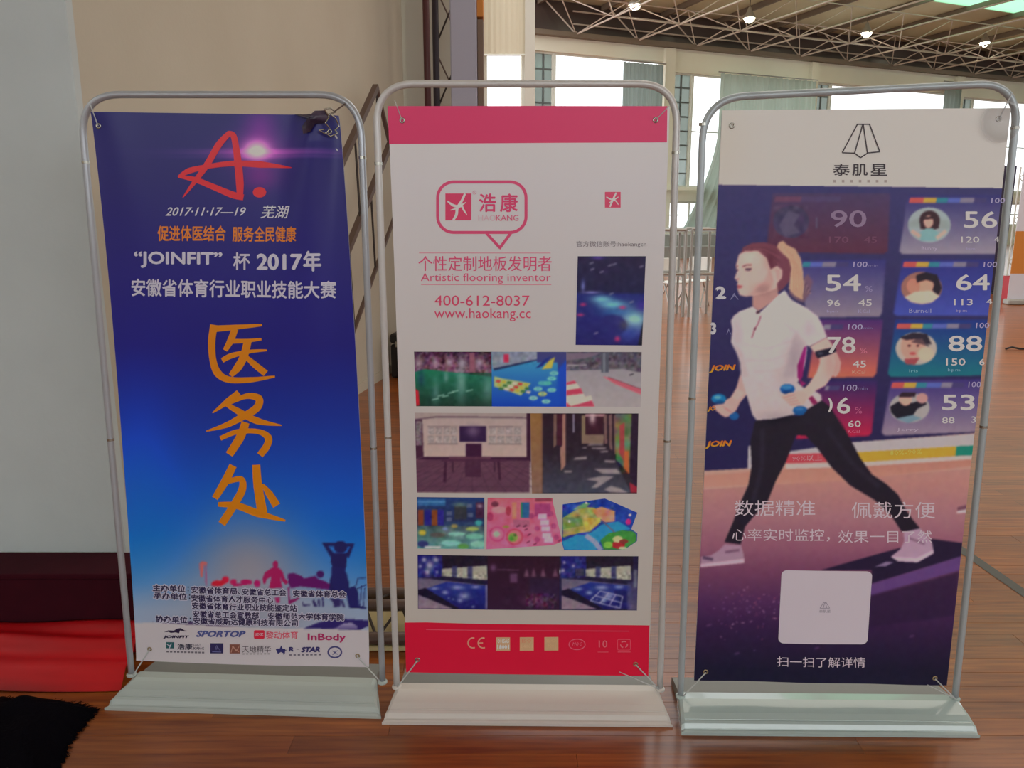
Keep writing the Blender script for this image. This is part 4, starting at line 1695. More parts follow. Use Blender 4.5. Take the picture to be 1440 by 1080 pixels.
ribbons(L, [([(640, 98), (740, 90), (852, 80)], [30, 22, 10]),
            ([(640, 80), (630, 150), (634, 230), (655, 290), (705, 320), (800, 320), (908, 305)], [34, 32, 30, 34, 28, 24, 8]),
            ([(732, 98), (712, 150), (688, 192)], [30, 30, 20]),
            ([(715, 152), (780, 150), (850, 142)], [22, 18, 10]),
            ([(675, 236), (720, 214), (800, 196), (874, 190)], [22, 24, 16, 8]),
            ([(790, 145), (772, 215), (745, 265), (712, 302)], [34, 36, 36, 20]),
            ([(768, 208), (815, 250), (868, 292)], [14, 28, 30])], OB, bs, T2)
ribbons(L, [([(748, 376), (700, 415), (632, 466)], [26, 28, 4]),
            ([(700, 428), (780, 392), (836, 402), (825, 445), (750, 490), (690, 520), (604, 546)], [10, 24, 34, 34, 30, 24, 4]),
            ([(694, 428), (745, 458), (830, 500), (936, 520)], [18, 28, 30, 4]),
            ([(666, 578), (740, 548), (830, 546), (876, 572), (870, 610), (840, 650)], [20, 22, 22, 32, 32, 30]),
            ([(778, 506), (755, 570), (705, 648)], [36, 38, 34])], OB, bs, T2)
ribbons(L, [([(722, 696), (690, 760), (642, 840)], [34, 36, 28]),
            ([(690, 770), (755, 755), (762, 800), (725, 870), (672, 952)], [20, 26, 34, 34, 34]),
            ([(656, 866), (740, 872), (830, 905), (950, 938)], [20, 30, 34, 8]),
            ([(824, 692), (830, 780), (850, 905)], [34, 38, 44]),
            ([(850, 778), (880, 820), (912, 872)], [10, 32, 36])], OB, bs, T2)
# sponsor lines with a pale outline
DK = (34, 26, 66)
PAL = (168, 166, 182)
rows = [('主办单位：', 218, 273, 818.5), ('安徽省体育局、', 272, 341, 821), ('安徽省总工会', 343, 405, 823.5), ('安徽省体育总会', 414, 488, 826.5),
        ('承办单位：', 219, 275, 829.5), ('安徽省体育人才服务中心', 272, 387, 832.5),
        ('安徽省体育行业职业技能鉴定站', 273, 420, 843),
        ('安徽省总工会宣教部', 274, 367, 854.5), ('安徽师范大学体育学院', 379, 485, 857.5),
        ('协办单位：', 222, 276, 862), ('安徽省威斯达健康科技有限公司', 275, 421, 864)]
for body, xa, xb, ya in rows:
    wdt = xb - xa
    if body.endswith('：'):
        body2 = body[:-1]; wdt -= 9
    else: body2 = body
    text(L, body2, (xa - 1.2, ya - 1.2, xa + wdt + 1.2, ya + 11.2), PAL, bs, bold=.14, slope=.028, d=.0010, res=1, name='lettering_outline')
    text(L, body2, (xa, ya, xa + wdt, ya + 10), DK, bs, bold=.03, slope=.028, d=.0016, res=1)
    if body.endswith('：'):
        flat(L, [box4(xa + wdt + 3, ya + 3, xa + wdt + 4.6, ya + 5), box4(xa + wdt + 3, ya + 7.5, xa + wdt + 4.6, ya + 9.5)], DK, bs, d=.0014, name='lettering')
# sponsor marks
T7 = (210, 780, 7.2)


def tp(pts, tr): return [(tr[0] + p[0] / tr[2], tr[1] + p[1] / tr[2]) for p in pts]


flat(L, [tp([(170, 762), (215, 742), (270, 745), (300, 725), (340, 718), (380, 742), (415, 748), (375, 752), (335, 742), (322, 772), (290, 762), (240, 768), (215, 758)], T7)], (36, 26, 56), bs, name='sponsor_mark')
text(L, 'JOINFIT', (232, 890, 269.5, 895), (36, 30, 60), bs, bold=.05, shear=.4, res=2)
text(L, 'SPORTOP', (278, 883, 349.5, 892), (66, 74, 128), bs, bold=.05, shear=.4, res=2)
flat(L, [rrect(359.8, 882.5, 374.6, 894.5, 2)], (190, 34, 60), bs, name='sponsor_mark')
text(L, 'JDZ', (361.5, 886.3, 373, 890.7), (170, 150, 165), bs, bold=.03, res=1, d=.0014)
text(L, '黎动体育', (376.5, 884, 421, 895), (186, 70, 92), bs, bold=.01, res=2)
text(L, 'InBody', (434.5, 887.5, 487.5, 900), (150, 26, 84), bs, bold=.025, slope=.02, res=2)
flat(L, [box4(236.5, 899.5, 248, 908.3)], (30, 78, 84), bs, name='sponsor_mark')
ribbons(L, [([(247, 873), (232, 905), (222, 925)], [8, 10, 6]), ([(200, 880), (225, 895), (245, 880)], [6, 7, 5])], PAL, bs, T7, d=.0013, name='sponsor_mark')
text(L, '浩康', (252, 901.5, 274, 910), (44, 44, 62), bs, bold=.02, res=2)
text(L, 'HAO', (275.5, 902, 286, 904.8), (90, 88, 102), bs, res=1)
text(L, 'KANG', (275.5, 905.8, 290, 909.8), (60, 56, 74), bs, bold=.02, res=1)
for k in range(11):
    flat(L, [box4(237 + k * 5, 911.8 + k * .08, 240.4 + k * 5, 914 + k * .08)], (96, 92, 104), bs, name='small_print')
flat(L, [box4(298.8, 900.5, 317, 914.8)], (36, 34, 76), bs, name='sponsor_mark')
ribbons(L, [([(690, 935), (705, 890), (718, 935)], [5, 5, 5]), ([(660, 952), (750, 955)], [7, 7]), ([(700, 935), (712, 905), (735, 938)], [4, 4, 4])], (96, 98, 140), bs, T7, d=.0013, name='sponsor_mark')
flat(L, [box4(326, 902, 340.5, 914.8)], (112, 70, 62), bs, name='sponsor_mark')
ribbons(L, [([(850, 960), (870, 900), (900, 940), (935, 890)], [6, 5, 6, 5]), ([(860, 900), (930, 955)], [5, 5])], (164, 128, 116), bs, T7, d=.0013, name='sponsor_mark')
text(L, '天地精华', (343.5, 904, 383.5, 913.5), (70, 62, 74), bs, slope=-.0, res=2)
for k in range(8):
    flat(L, [box4(344 + k * 5, 914.6, 346.8 + k * 5, 916.2)], (110, 104, 112), bs, name='small_print')
T8 = (350, 780, 6.54)
flat(L, [tp([(262, 842), (300, 838), (312, 810), (325, 840), (350, 842), (325, 856), (345, 890), (310, 870), (282, 888), (298, 858)], T8)], (40, 40, 96), bs, name='sponsor_mark')
ribbons(L, [([(365, 850), (340, 865), (335, 895)], [3, 10, 4])], (40, 40, 96), bs, T8, name='sponsor_mark')
text(L, 'R', (408, 906, 416, 912.5), (44, 40, 92), bs, bold=.06, shear=.15, res=2)
flat(L, [box4(419, 909.2, 422, 910)], (90, 88, 110), bs, name='sponsor_mark')
text(L, 'STAR', (425, 906.3, 453.5, 914), (44, 40, 92), bs, bold=.06, shear=.25, res=2)
for k in range(8):
    flat(L, [box4(409 + k * 5.8, 916.2, 412.4 + k * 5.8, 918.6)], (100, 96, 112), bs, name='small_print')
ring(L, [(472.2 + 9.3 * math.cos(t), 914.3 + 7.6 * math.sin(t)) for t in np.linspace(0, 2 * math.pi, 24)[:-1]], 2.2, (60, 62, 112), bs, name='sponsor_mark')
ribbons(L, [([(775, 865), (800, 880), (825, 900)], [5, 8, 5]), ([(825, 862), (800, 882), (778, 902)], [5, 8, 5]), ([(785, 868), (820, 868)], [4, 4])], (70, 70, 116), bs, T8, name='sponsor_mark')
for ex, ey in ((143, 178), (466, 186), (213.5, 909.5), (504, 919.5)):
    eyelet(L, ex, ey, M['steel'] if ey < 500 else M['brass'], bs)
cord(L, 213.5, 910, 189, 941, L.root, z1=.062)
cord(L, 504, 920, 536, 955, L.root, z1=.062)
cord(L, 143, 178, 131, 148, L.root, r=.0016)
# torn curl and knotted wire at the top right corner
V, Fs = [], []
T4 = (380, 140, 6.75)
curl = [(255, 150), (330, 150), (430, 160), (470, 125), (560, 120), (600, 170), (560, 240), (480, 245), (430, 320), (360, 340), (345, 270), (400, 200)]
cp = tp(curl, T4)
cc_ = np.mean(cp, 0)
ringn = 5
for j in range(ringn + 1):
    t = j / ringn
    for (x, y) in cp:
        q_ = cc_ + (np.array([x, y]) - cc_) * t
        V.append(L.px(q_[0], q_[1], .010 + .016 * (1 - t ** 2) + .004 * math.sin(q_[0] * 1.1 + q_[1] * .8)))
n = len(cp)
for j in range(ringn):
    for i in range(n):
        Fs.append((j * n + i, j * n + (i + 1) % n, (j + 1) * n + (i + 1) % n, (j + 1) * n + i))
M['curl'] = mat('crumpled_dark_vinyl', (40, 30, 56), .3, noise=(30, .2, (84, 70, 92)))
o = mk('folded_corner', V, Fs, M['curl'], bs, smooth=True)
o['label'] = 'crumpled torn corner fold'
wire = [(560, 300), (520, 310), (560, 340), (600, 290), (570, 240), (590, 180), (560, 110), (610, 100), (640, 130), (600, 150), (650, 190), (670, 260), (640, 300), (665, 330), (600, 360), (560, 330)]
wp_ = tp(wire, T4)
pp = []
for i, (x, y) in enumerate(wp_):
    pp.append(L.px(x, y, .022 + .006 * math.sin(i * 2.1)))
den = []
for a_, b_2 in zip(pp[:-1], pp[1:]):
    for t in np.linspace(0, 1, 4, endpoint=False): den.append(a_ * (1 - t) + b_2 * t)
den.append(pp[-1])
o = MB().tube(den, .0021, 8).build('wire_tie', M['steel'], L.root, smooth=True)
o['label'] = 'knotted silver wire tie'
cord(L, 380 + 640 / 6.75, 140 + 120 / 6.75, 487, 146, L.root, r=.0022, d0=.02, mm=M['brown_metal'])

# ---------------------------------------------------------------- middle stand
def wrM(x, y):
    x = np.asarray(x, float); y = np.asarray(y, float)
    return SH + .0022 * np.sin((x - 540) / 400 * math.pi) + .0012 * np.sin(x / 58. + y / 300.) + .0012 * np.sin(y / 110.) * np.sin(x / 90.)


Md = Stand([(537, 1019), (946, 1023)], .125,
           'middle display stand: white banner with pink bands and rows of photographs on a white foot',
           dict(print=M['print_m'], tube=M['tube_m'], base=M['base_m']), 1.95, wrM, 'M')
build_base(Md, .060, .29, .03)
build_frame(Md, (558, 966), (528, 118), (953, 118), (928, 970), .115, .060, [(531, 230), (951, 215), (545, 615), (940, 620)])
qM = [(546, 150), (941, 150), (911, 948), (572, 942)]
PINK_T, PINK_B = (208, 44, 88), (178, 20, 50)
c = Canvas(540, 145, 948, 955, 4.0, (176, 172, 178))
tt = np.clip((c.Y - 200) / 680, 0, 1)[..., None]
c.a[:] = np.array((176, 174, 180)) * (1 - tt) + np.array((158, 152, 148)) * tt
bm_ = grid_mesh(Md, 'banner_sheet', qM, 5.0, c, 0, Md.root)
bm_['label'] = 'white printed banner sheet with pink bands'
sheet_back(Md, qM, bm_)
flat(Md, [[(546.0, 150), (937.6, 150), (937, 200.5), (548.2, 203)]], PINK_T, bm_, d=.0006, name='printed_band', cut=12)
flat(Md, [[(569.7, 872.6), (600, 872), (660, 873.4), (912.6, 877), (911, 948), (572, 942)]], PINK_B, bm_, d=.0006, name='printed_band', cut=12)
flat(Md, [[(600, 881.3), (884, 884.3), (884, 885.5), (600, 882.5)]], (204, 66, 88), bm_, d=.0011, name='rule')
PK = (206, 62, 100)
T6 = (605, 240, 9.0)
bub = rrect(100, 145, 1212, 780, 200, 10)
ring(Md, bub, 38, PK, bm_, tr=T6, name='speech_bubble')
ribbons(Md, [([(715, 790), (885, 975)], [36, 36]), ([(875, 985), (1020, 790)], [36, 36])], PK, bm_, T6, name='bubble_tail')
flat(Md, [tp(box4(197, 290, 525, 628), T6)], (208, 52, 88), bm_, name='logo_square')
ribbons(Md, [([(445, 292), (405, 380), (350, 470), (335, 560), (295, 626)], [26, 32, 34, 36, 26]), ([(222, 385), (300, 440), (370, 450), (458, 400)], [16, 34, 34, 6]), ([(262, 500), (330, 480), (400, 450), (430, 500), (470, 560)], [10, 20, 26, 24, 6])], (190, 176, 184), bm_, T6, d=.0013, name='logo_figure')
ring(Md, [(667.8 + 2.4 * math.cos(t), 270.8 + 2.4 * math.sin(t)) for t in np.linspace(0, 2 * math.pi, 16)[:-1]], .7, (170, 120, 136), bm_, name='registered_mark')
text(Md, 'R', (666.9, 269.6, 668.9, 272.2), (170, 120, 136), bm_, res=1)
text(Md, '浩', (673.9, 272.2, 697.8, 298.3), (196, 56, 96), bm_, bold=.02)
text(Md, '康', (703.3, 272.2, 728.3, 298.3), (196, 56, 96), bm_, bold=.02)
text(Md, 'HAO', (673, 302.2, 697.2, 310.5), (176, 146, 156), bm_, bold=-.012)
text(Md, 'KANG', (697.8, 302.2, 729.2, 310.5), (176, 82, 112), bm_, bold=.01)
flat(Md, [[(590, 354.9), (774, 354.9), (774, 355.9), (590, 355.9)]], (182, 110, 128), bm_, name='rule')
flat(Md, [[(593, 399.3), (775, 399.3), (775, 400.3), (593, 400.3)]], (182, 110, 128), bm_, name='rule')
text(Md, '个性定制地板发明者', (589, 359.6, 775.5, 380.8), (202, 66, 102), bm_, bold=.004)
text(Md, 'Artistic flooring inventor', (592.5, 383.8, 774.5, 398.3), (198, 70, 104), bm_, bold=-.004)
text(Md, '400-612-8037', (611.7, 414.8, 744.6, 429.3), (198, 60, 92), bm_, bold=.0)
text(Md, 'www.haokang.cc', (611.5, 432.5, 746.5, 451), (198, 60, 92), bm_, bold=-.002)
text(Md, '官方微信账号:haokangcn', (810, 338.8, 908, 348), (98, 90, 98), bm_, res=2)
# emblem where the scan code's centre sits
flat(Md, [box4(850, 270, 872, 292)], (196, 60, 92), bm_, name='logo_square')
ribbons(Md, [([(866, 271), (861, 281), (857, 291)], [2.2, 2.6, 2]), ([(852, 277), (861, 281), (869, 277)], [1.4, 2.4, 1]), ([(856, 285), (864, 282), (869, 288)], [1, 2, 1])], (190, 176, 184), bm_, d=.0013, name='logo_figure')


def photo(quad, base, painter, step=1.15, lab=None, seed=0):
    q = np.array(quad, float)
    c = Canvas(q[:, 0].min() - 2, q[:, 1].min() - 2, q[:, 0].max() + 2, q[:, 1].max() + 2, 1.0, base)
    painter(c)
    c.use()
    for k in range(3): c.a[..., k] = c.blur(c.a[..., k])
    o = grid_mesh(Md, 'photo_print', quad, step, c, .0008, bm_)
    if lab: o['label'] = lab
    return o


def p_pool(c):
    c.use(800, 350, 7.713)
    c.grad(box4(60, 60, 840, 500), (34, 26, 62), (26, 26, 66))
    c.grad(box4(60, 480, 840, 1050), (28, 36, 110), (30, 28, 96), soft=3)
    for cx, cy, rx, ry, cl_, k in ((350, 540, 110, 40, (110, 180, 200), .9), (470, 600, 150, 50, (110, 190, 205), .9), (700, 760, 150, 110, (140, 196, 200), 1), (520, 680, 180, 50, (50, 110, 170), .7), (150, 400, 20, 60, (110, 120, 190), .8), (240, 467, 90, 14, (120, 120, 190), .9), (310, 90, 70, 22, (70, 50, 140), .9), (650, 900, 130, 90, (50, 70, 160), .7), (780, 610, 60, 60, (56, 40, 140), .8)):
        c.glow(cx, cy, rx, ry, cl_, k, add=False)
    for cx, cy, rx, ry in ((150, 598, 34, 20), (120, 710, 40, 16), (575, 630, 36, 18), (520, 970, 30, 30)):
        c.glow(cx, cy, rx, ry, (180, 50, 110), .9, add=False)
    c.ell(470, 820, 150, 110, (34, 34, 104), .85, 3); c.glow(590, 820, 50, 50, (70, 70, 80), .7, add=False)
    for x, y in ((250, 215), (490, 160), (780, 186), (240, 150), (350, 245), (290, 905), (455, 480), (675, 570), (440, 175)):
        c.line([(x - 22, y + 10), (x + 24, y - 8)], 14, (130, 126, 150), .9, 1)
    c.poly([(740, 1040), (790, 820), (805, 760), (800, 1040)], (26, 24, 40))
    c.noise(box4(60, 60, 840, 1050), 5, 5, 1)


photo([(812, 360), (907.3, 360), (902, 485), (809, 484)], (30, 30, 80), p_pool, lab='photograph of a dark blue lit pool floor')


def p_green(c):
    c.use(575, 485, 5.02)
    A_ = box4(30, 30, 590, 430)
    c.grad(box4(30, 30, 590, 190), (50, 24, 52), (110, 70, 90))
    c.noise(box4(30, 30, 590, 200), 2.4, 34, 5, .3)
    for x in (70, 190, 290, 380, 500):
        c.glow(x, 120, 24, 40, (176, 166, 180), .7, add=False)
    c.poly(box4(430, 50, 466, 185), (128, 80, 98))
    c.grad([(30, 190), (120, 165), (590, 220), (590, 430), (30, 430)], (24, 110, 84), (20, 50, 44))
    c.glow(370, 250, 36, 130, (140, 180, 180), .55, add=False); c.glow(560, 300, 40, 90, (140, 180, 180), .45, add=False); c.glow(195, 320, 26, 80, (120, 160, 160), .45, add=False); c.glow(265, 220, 18, 40, (150, 180, 180), .5, add=False)
    c.glow(90, 230, 24, 60, (20, 50, 90), .6, add=False)
    for x, y in ((230, 350), (330, 320), (260, 355), (190, 375), (430, 315), (300, 330)):
        c.line([(x - 24, y + 6), (x + 24, y - 6)], 8, (150, 190, 180), .8)
    c.poly([(45, 300), (72, 320), (80, 420), (50, 428)], (180, 30, 50))
    c.noise(A_, 4, 6, 6)


photo([(583, 493.5), (691.5, 493.5), (692, 570), (586, 570)], (30, 60, 50), p_green, lab='photograph of a green sports floor')


def p_blue(c):
    c.use(520, 440, 3.13)
    c.grad(box4(530, 165, 870, 410), (60, 150, 180), (16, 60, 170))
    c.poly([(535, 165), (735, 165), (735, 200), (540, 245)], (120, 130, 150)); c.poly([(545, 240), (735, 200), (735, 206), (548, 250)], (30, 40, 80))
    c.poly(box4(590, 178, 612, 215), (190, 40, 80)); c.noise(box4(535, 165, 735, 225), 4, 14, 8)
    c.grad([(735, 165), (868, 165), (868, 410), (838, 410), (825, 215), (735, 215)], (60, 60, 110), (14, 50, 180))
    c.grad([(830, 240), (868, 200), (868, 405), (700, 405), (820, 330)], (20, 70, 190), (18, 70, 190), .8, soft=3)
    c.poly([(755, 245), (790, 205), (815, 190), (800, 240)], (176, 166, 70)); c.poly([(730, 240), (770, 200), (800, 185), (760, 230)], (24, 40, 120))
    c.poly([(548, 275), (590, 285), (710, 305), (665, 360), (600, 335), (548, 320)], (150, 170, 120))
    for i in range(6):
        for j in range(3):
            x, y = 560 + i * 24 + j * 6, 290 + j * 16 + i * 3
            c.poly([(x, y), (x + 18, y + 3), (x + 12, y + 14), (x - 6, y + 10)], [(180, 60, 60), (170, 160, 60), (60, 110, 60), (190, 180, 170)][(i + j) % 4])
    for x, y, cl_ in ((720, 370, (140, 190, 190)), (775, 385, (130, 190, 190)), (760, 352, (190, 190, 90)), (800, 335, (120, 190, 190)), (740, 330, (120, 190, 190)), (780, 305, (80, 180, 160)), (800, 285, (110, 190, 190)), (760, 305, (80, 170, 170)), (810, 262, (110, 180, 180))):
        c.ell(x, y, 20, 10, cl_, .9); c.ell(x, y, 9, 4, (70, 150, 170), .8)


photo([(691.5, 493.5), (796, 493.7), (796, 570.5), (692, 570)], (30, 90, 160), p_blue, lab='photograph of a blue play floor with game marks')


def p_grey(c):
    c.use(735, 485, 5.02)
    c.grad(box4(300, 40, 850, 190), (70, 66, 84), (90, 86, 98)); c.noise(box4(300, 40, 850, 185), 3, 20, 9)
    c.poly([(300, 50), (560, 50), (440, 90), (300, 105)], (110, 96, 116)); c.line([(310, 138), (450, 136)], 7, (170, 170, 176))
    c.grad([(300, 175), (560, 170), (700, 165), (850, 195), (850, 440), (300, 440)], (140, 136, 146), (156, 150, 154))
    c.poly(box4(552, 50, 606, 188), (76, 80, 96)); c.poly(box4(566, 50, 580, 188), (110, 116, 130))
    c.poly([(560, 215), (600, 225), (835, 310), (835, 345), (650, 270)], (206, 90, 108)); c.line([(600, 222), (835, 308)], 6, (120, 60, 76))
    for k, (ya, yb, xa) in enumerate(((245, 272, 380), (298, 345, 425), (385, 430, 490))):
        c.poly([(305, ya + 16), (xa - 18, ya), (xa, yb - 8), (305, yb + 6)], (206, 60, 88))
        if k < 2: c.poly([(305, yb + 6), (xa, yb - 8), (xa + 26, yb + 36), (305, yb + 60)], (190, 184, 170))
    c.poly([(305, 395), (480, 350), (490, 385), (340, 425)], (190, 184, 170)); c.poly([(340, 428), (485, 385), (505, 428)], (210, 64, 92))
    c.line([(750, 208), (780, 198)], 8, (50, 46, 60))
    c.noise(box4(300, 40, 850, 440), 4, 3, 6)


photo([(796, 493.7), (901.5, 494), (900, 571), (796, 570.5)], (140, 136, 146), p_grey, lab='photograph of a grey floor with red bands')


def p_room(c):
    c.use(575, 485, 5.02)
    c.poly(box4(40, 470, 900, 1040), (150, 136, 136)); c.line([(45, 520), (200, 500), (700, 503), (840, 508)], 7, (80, 56, 76))
    c.grad(box4(100, 515, 835, 780), (160, 144, 144), (170, 150, 146))
    c.poly([(45, 520), (98, 520), (108, 780), (50, 800)], (60, 30, 54)); c.poly(box4(52, 530, 95, 700), (112, 100, 110)); c.noise(box4(52, 530, 95, 700), 2, 20, 3)
    c.poly(box4(832, 470, 860, 810), (50, 18, 44))
    for x0_, w_, n_ in ((135, 215, 4), (562, 235, 4)):
        c.line([(x0_, 568), (x0_ + w_, 566)], 4, (100, 84, 92)); c.line([(x0_, 690), (x0_ + w_, 690)], 4, (100, 84, 92))
        for r_ in range(2):
            for k in range(n_):
                xx, yy = x0_ + k * w_ / n_ + 3, 574 + r_ * 60
                c.poly(box4(xx, yy, xx + w_ / n_ - 8, yy + 50), (150, 140, 142)); c.noise(box4(xx, yy, xx + w_ / n_ - 8, yy + 50), 1.6, 16, k + r_ * 7, .05)
                c.line([(xx, yy + 2), (xx + w_ / n_ - 10, yy + 2)], 4, (90, 74, 86), .7)
    c.poly(box4(360, 566, 547, 676), (40, 20, 60)); c.glow(455, 600, 45, 40, (110, 90, 120), .8, add=False)
    c.poly(box4(404, 688, 514, 785), (52, 20, 52))
    c.poly([(110, 780), (835, 780), (860, 812), (60, 800)], (50, 18, 48))
    c.grad([(50, 800), (850, 805), (850, 1030), (55, 1030)], (96, 62, 80), (84, 54, 76))
    for i in range(-9, 12):
        c.line([(450 + i * 30, 800), (450 + i * 120, 1030)], 7, (60, 34, 58), .45)
        c.line([(450 + i * 55 + 200, 800), (450 + i * 120 - 260, 1030)], 7, (60, 34, 58), .3)
    for yy in (850, 890, 940, 990): c.line([(50, yy), (860, yy)], 5, (60, 34, 58), .4)
    c.poly(box4(400, 800, 510, 920), (60, 28, 54), .8)
    c.poly([(220, 795), (690, 795), (680, 812), (240, 812)], (70, 36, 62)); c.poly(box4(285, 778, 580, 796), (84, 48, 70))
    for x in (262, 635): c.poly([(x - 8, 812), (x + 10, 812), (x + 4, 960), (x - 16, 960)] if x < 400 else [(x - 10, 812), (x + 8, 812), (x + 18, 945), (x, 945)], (56, 24, 50))
    for x in (312, 606): c.poly(box4(x - 6, 812, x + 6, 885), (60, 30, 54))
    c.noise(box4(40, 470, 900, 1040), 4, 3, 2)


photo([(584, 579), (746, 579.5), (748, 691.5), (587, 691)], (150, 136, 136), p_room, lab='photograph of a room with a bench and wall display')


def p_hall(c):
    c.use(735, 485, 5.02)
    c.grad(box4(40, 470, 850, 1040), (34, 16, 32), (40, 36, 50))
    c.grad(box4(40, 470, 140, 1040), (150, 110, 70), (110, 80, 70), axis=0); c.grad(box4(55, 470, 130, 1035), (132, 96, 56), (120, 92, 84))
    c.poly([(215, 480), (240, 480), (235, 700), (215, 720)], (110, 86, 80)); c.poly(box4(240, 480, 290, 700), (60, 20, 40))
    c.poly([(280, 480), (300, 480), (300, 860), (270, 880), (262, 720), (278, 700)], (146, 110, 100)); c.line([(357, 480), (357, 610)], 12, (124, 118, 140))
    c.poly(box4(415, 490, 445, 690), (120, 104, 86)); c.poly(box4(440, 500, 565, 625), (50, 18, 36)); c.poly(box4(425, 625, 570, 690), (120, 100, 90)); c.poly(box4(440, 480, 580, 500), (150, 110, 120))
    c.glow(490, 510, 22, 40, (190, 170, 176), .9, add=False)
    for x in (570, 605, 640): c.poly([(x, 490), (x + 22, 480), (x + 24, 700 + (x - 570)), (x + 4, 690 + (x - 570))], (110, 84, 84))
    c.poly([(650, 480), (765, 480), (750, 900), (655, 800)], (90, 110, 80)); c.noise(box4(650, 480, 765, 900), 6, 24, 13, .8)
    c.poly([(680, 560), (715, 540), (715, 820), (680, 760)], (160, 50, 64), .8); c.poly([(715, 740), (748, 740), (748, 905), (710, 860)], (180, 90, 50), .9)
    c.poly([(768, 480), (815, 480), (810, 1035), (750, 900)], (36, 20, 44)); c.poly([(760, 1035), (750, 960), (815, 1000), (815, 1035)], (170, 40, 60), .8)
    c.grad([(270, 880), (420, 690), (600, 690), (760, 1035), (140, 1035), (150, 760), (240, 760)], (34, 22, 36), (62, 66, 84))
    for pts in ([(470, 690), (560, 690), (570, 700), (450, 702)], [(420, 715), (450, 712), (448, 722), (415, 724)], [(480, 715), (590, 715), (580, 728), (490, 726)], [(370, 785), (450, 778), (450, 798), (355, 802)], [(570, 805), (650, 808), (650, 822), (580, 818)], [(500, 865), (660, 865), (690, 900), (560, 900)], [(440, 940), (560, 915), (640, 920), (520, 1000), (480, 1000), (530, 955)], [(570, 1010), (620, 985), (690, 1005), (745, 1035), (620, 1032)], [(290, 878), (350, 880), (345, 890), (290, 892)], [(540, 740), (600, 738), (600, 748), (550, 750)]):
        c.poly(pts, (150, 140, 146), .9, 1)
    c.noise(box4(40, 470, 850, 1040), 4, 5, 4)


photo([(746, 579.5), (897, 580), (895, 692), (748, 691.5)], (40, 20, 34), p_hall, lab='photograph of a dim corridor with sunlit patches')


def p_sea(c):
    c.use(575, 690, 6.353)
    c.grad(box4(70, 40, 690, 260), (30, 56, 110), (30, 40, 80))
    c.poly(box4(80, 60, 330, 120), (50, 110, 170), .7); c.line([(80, 85), (330, 85)], 6, (120, 170, 200), .8)
    for x, cl_ in ((85, (120, 60, 40)), (150, (34, 30, 120)), (210, (120, 62, 34)), (262, (40, 34, 130))): c.poly(box4(x, 155, x + 52, 300), cl_)
    c.poly(box4(410, 120, 520, 240), (44, 48, 58)); c.glow(460, 110, 60, 20, (110, 140, 120), .7, add=False)
    for x, y in ((365, 185), (365, 240), (545, 120), (550, 200)): c.poly(box4(x - 24, y - 18, x + 24, y + 18), (90, 100, 130), .8)
    c.poly(box4(600, 90, 675, 230), (60, 30, 60)); c.glow(635, 120, 22, 18, (170, 150, 170), .8, add=False)
    c.grad(box4(70, 300, 690, 510), (60, 80, 90), (90, 150, 150)); c.noise(box4(70, 290, 690, 510), 5, 16, 2)
    for cx, cy, rx, ry, cl_ in ((125, 360, 32, 26, (190, 170, 50)), (328, 325, 26, 18, (110, 130, 180)), (410, 300, 30, 16, (170, 150, 80)), (570, 325, 60, 20, (160, 180, 90)), (625, 270, 32, 26, (60, 160, 160)), (430, 370, 80, 20, (130, 190, 180)), (590, 390, 80, 28, (110, 180, 160)), (380, 450, 90, 26, (120, 190, 180)), (620, 460, 70, 30, (130, 190, 170)), (130, 460, 50, 30, (36, 36, 100)), (490, 480, 50, 24, (80, 140, 60)), (260, 380, 70, 22, (80, 70, 70))):
        c.ell(cx, cy, rx, ry, cl_, .85, 1)
    c.poly(box4(145, 480, 290, 494), (190, 190, 196))
    c.noise(box4(70, 40, 690, 510), 3, 7, 5)


photo([(587, 697), (681.5, 697.5), (681.5, 769), (588, 769)], (40, 60, 100), p_sea, lab='photograph of a blue play room')


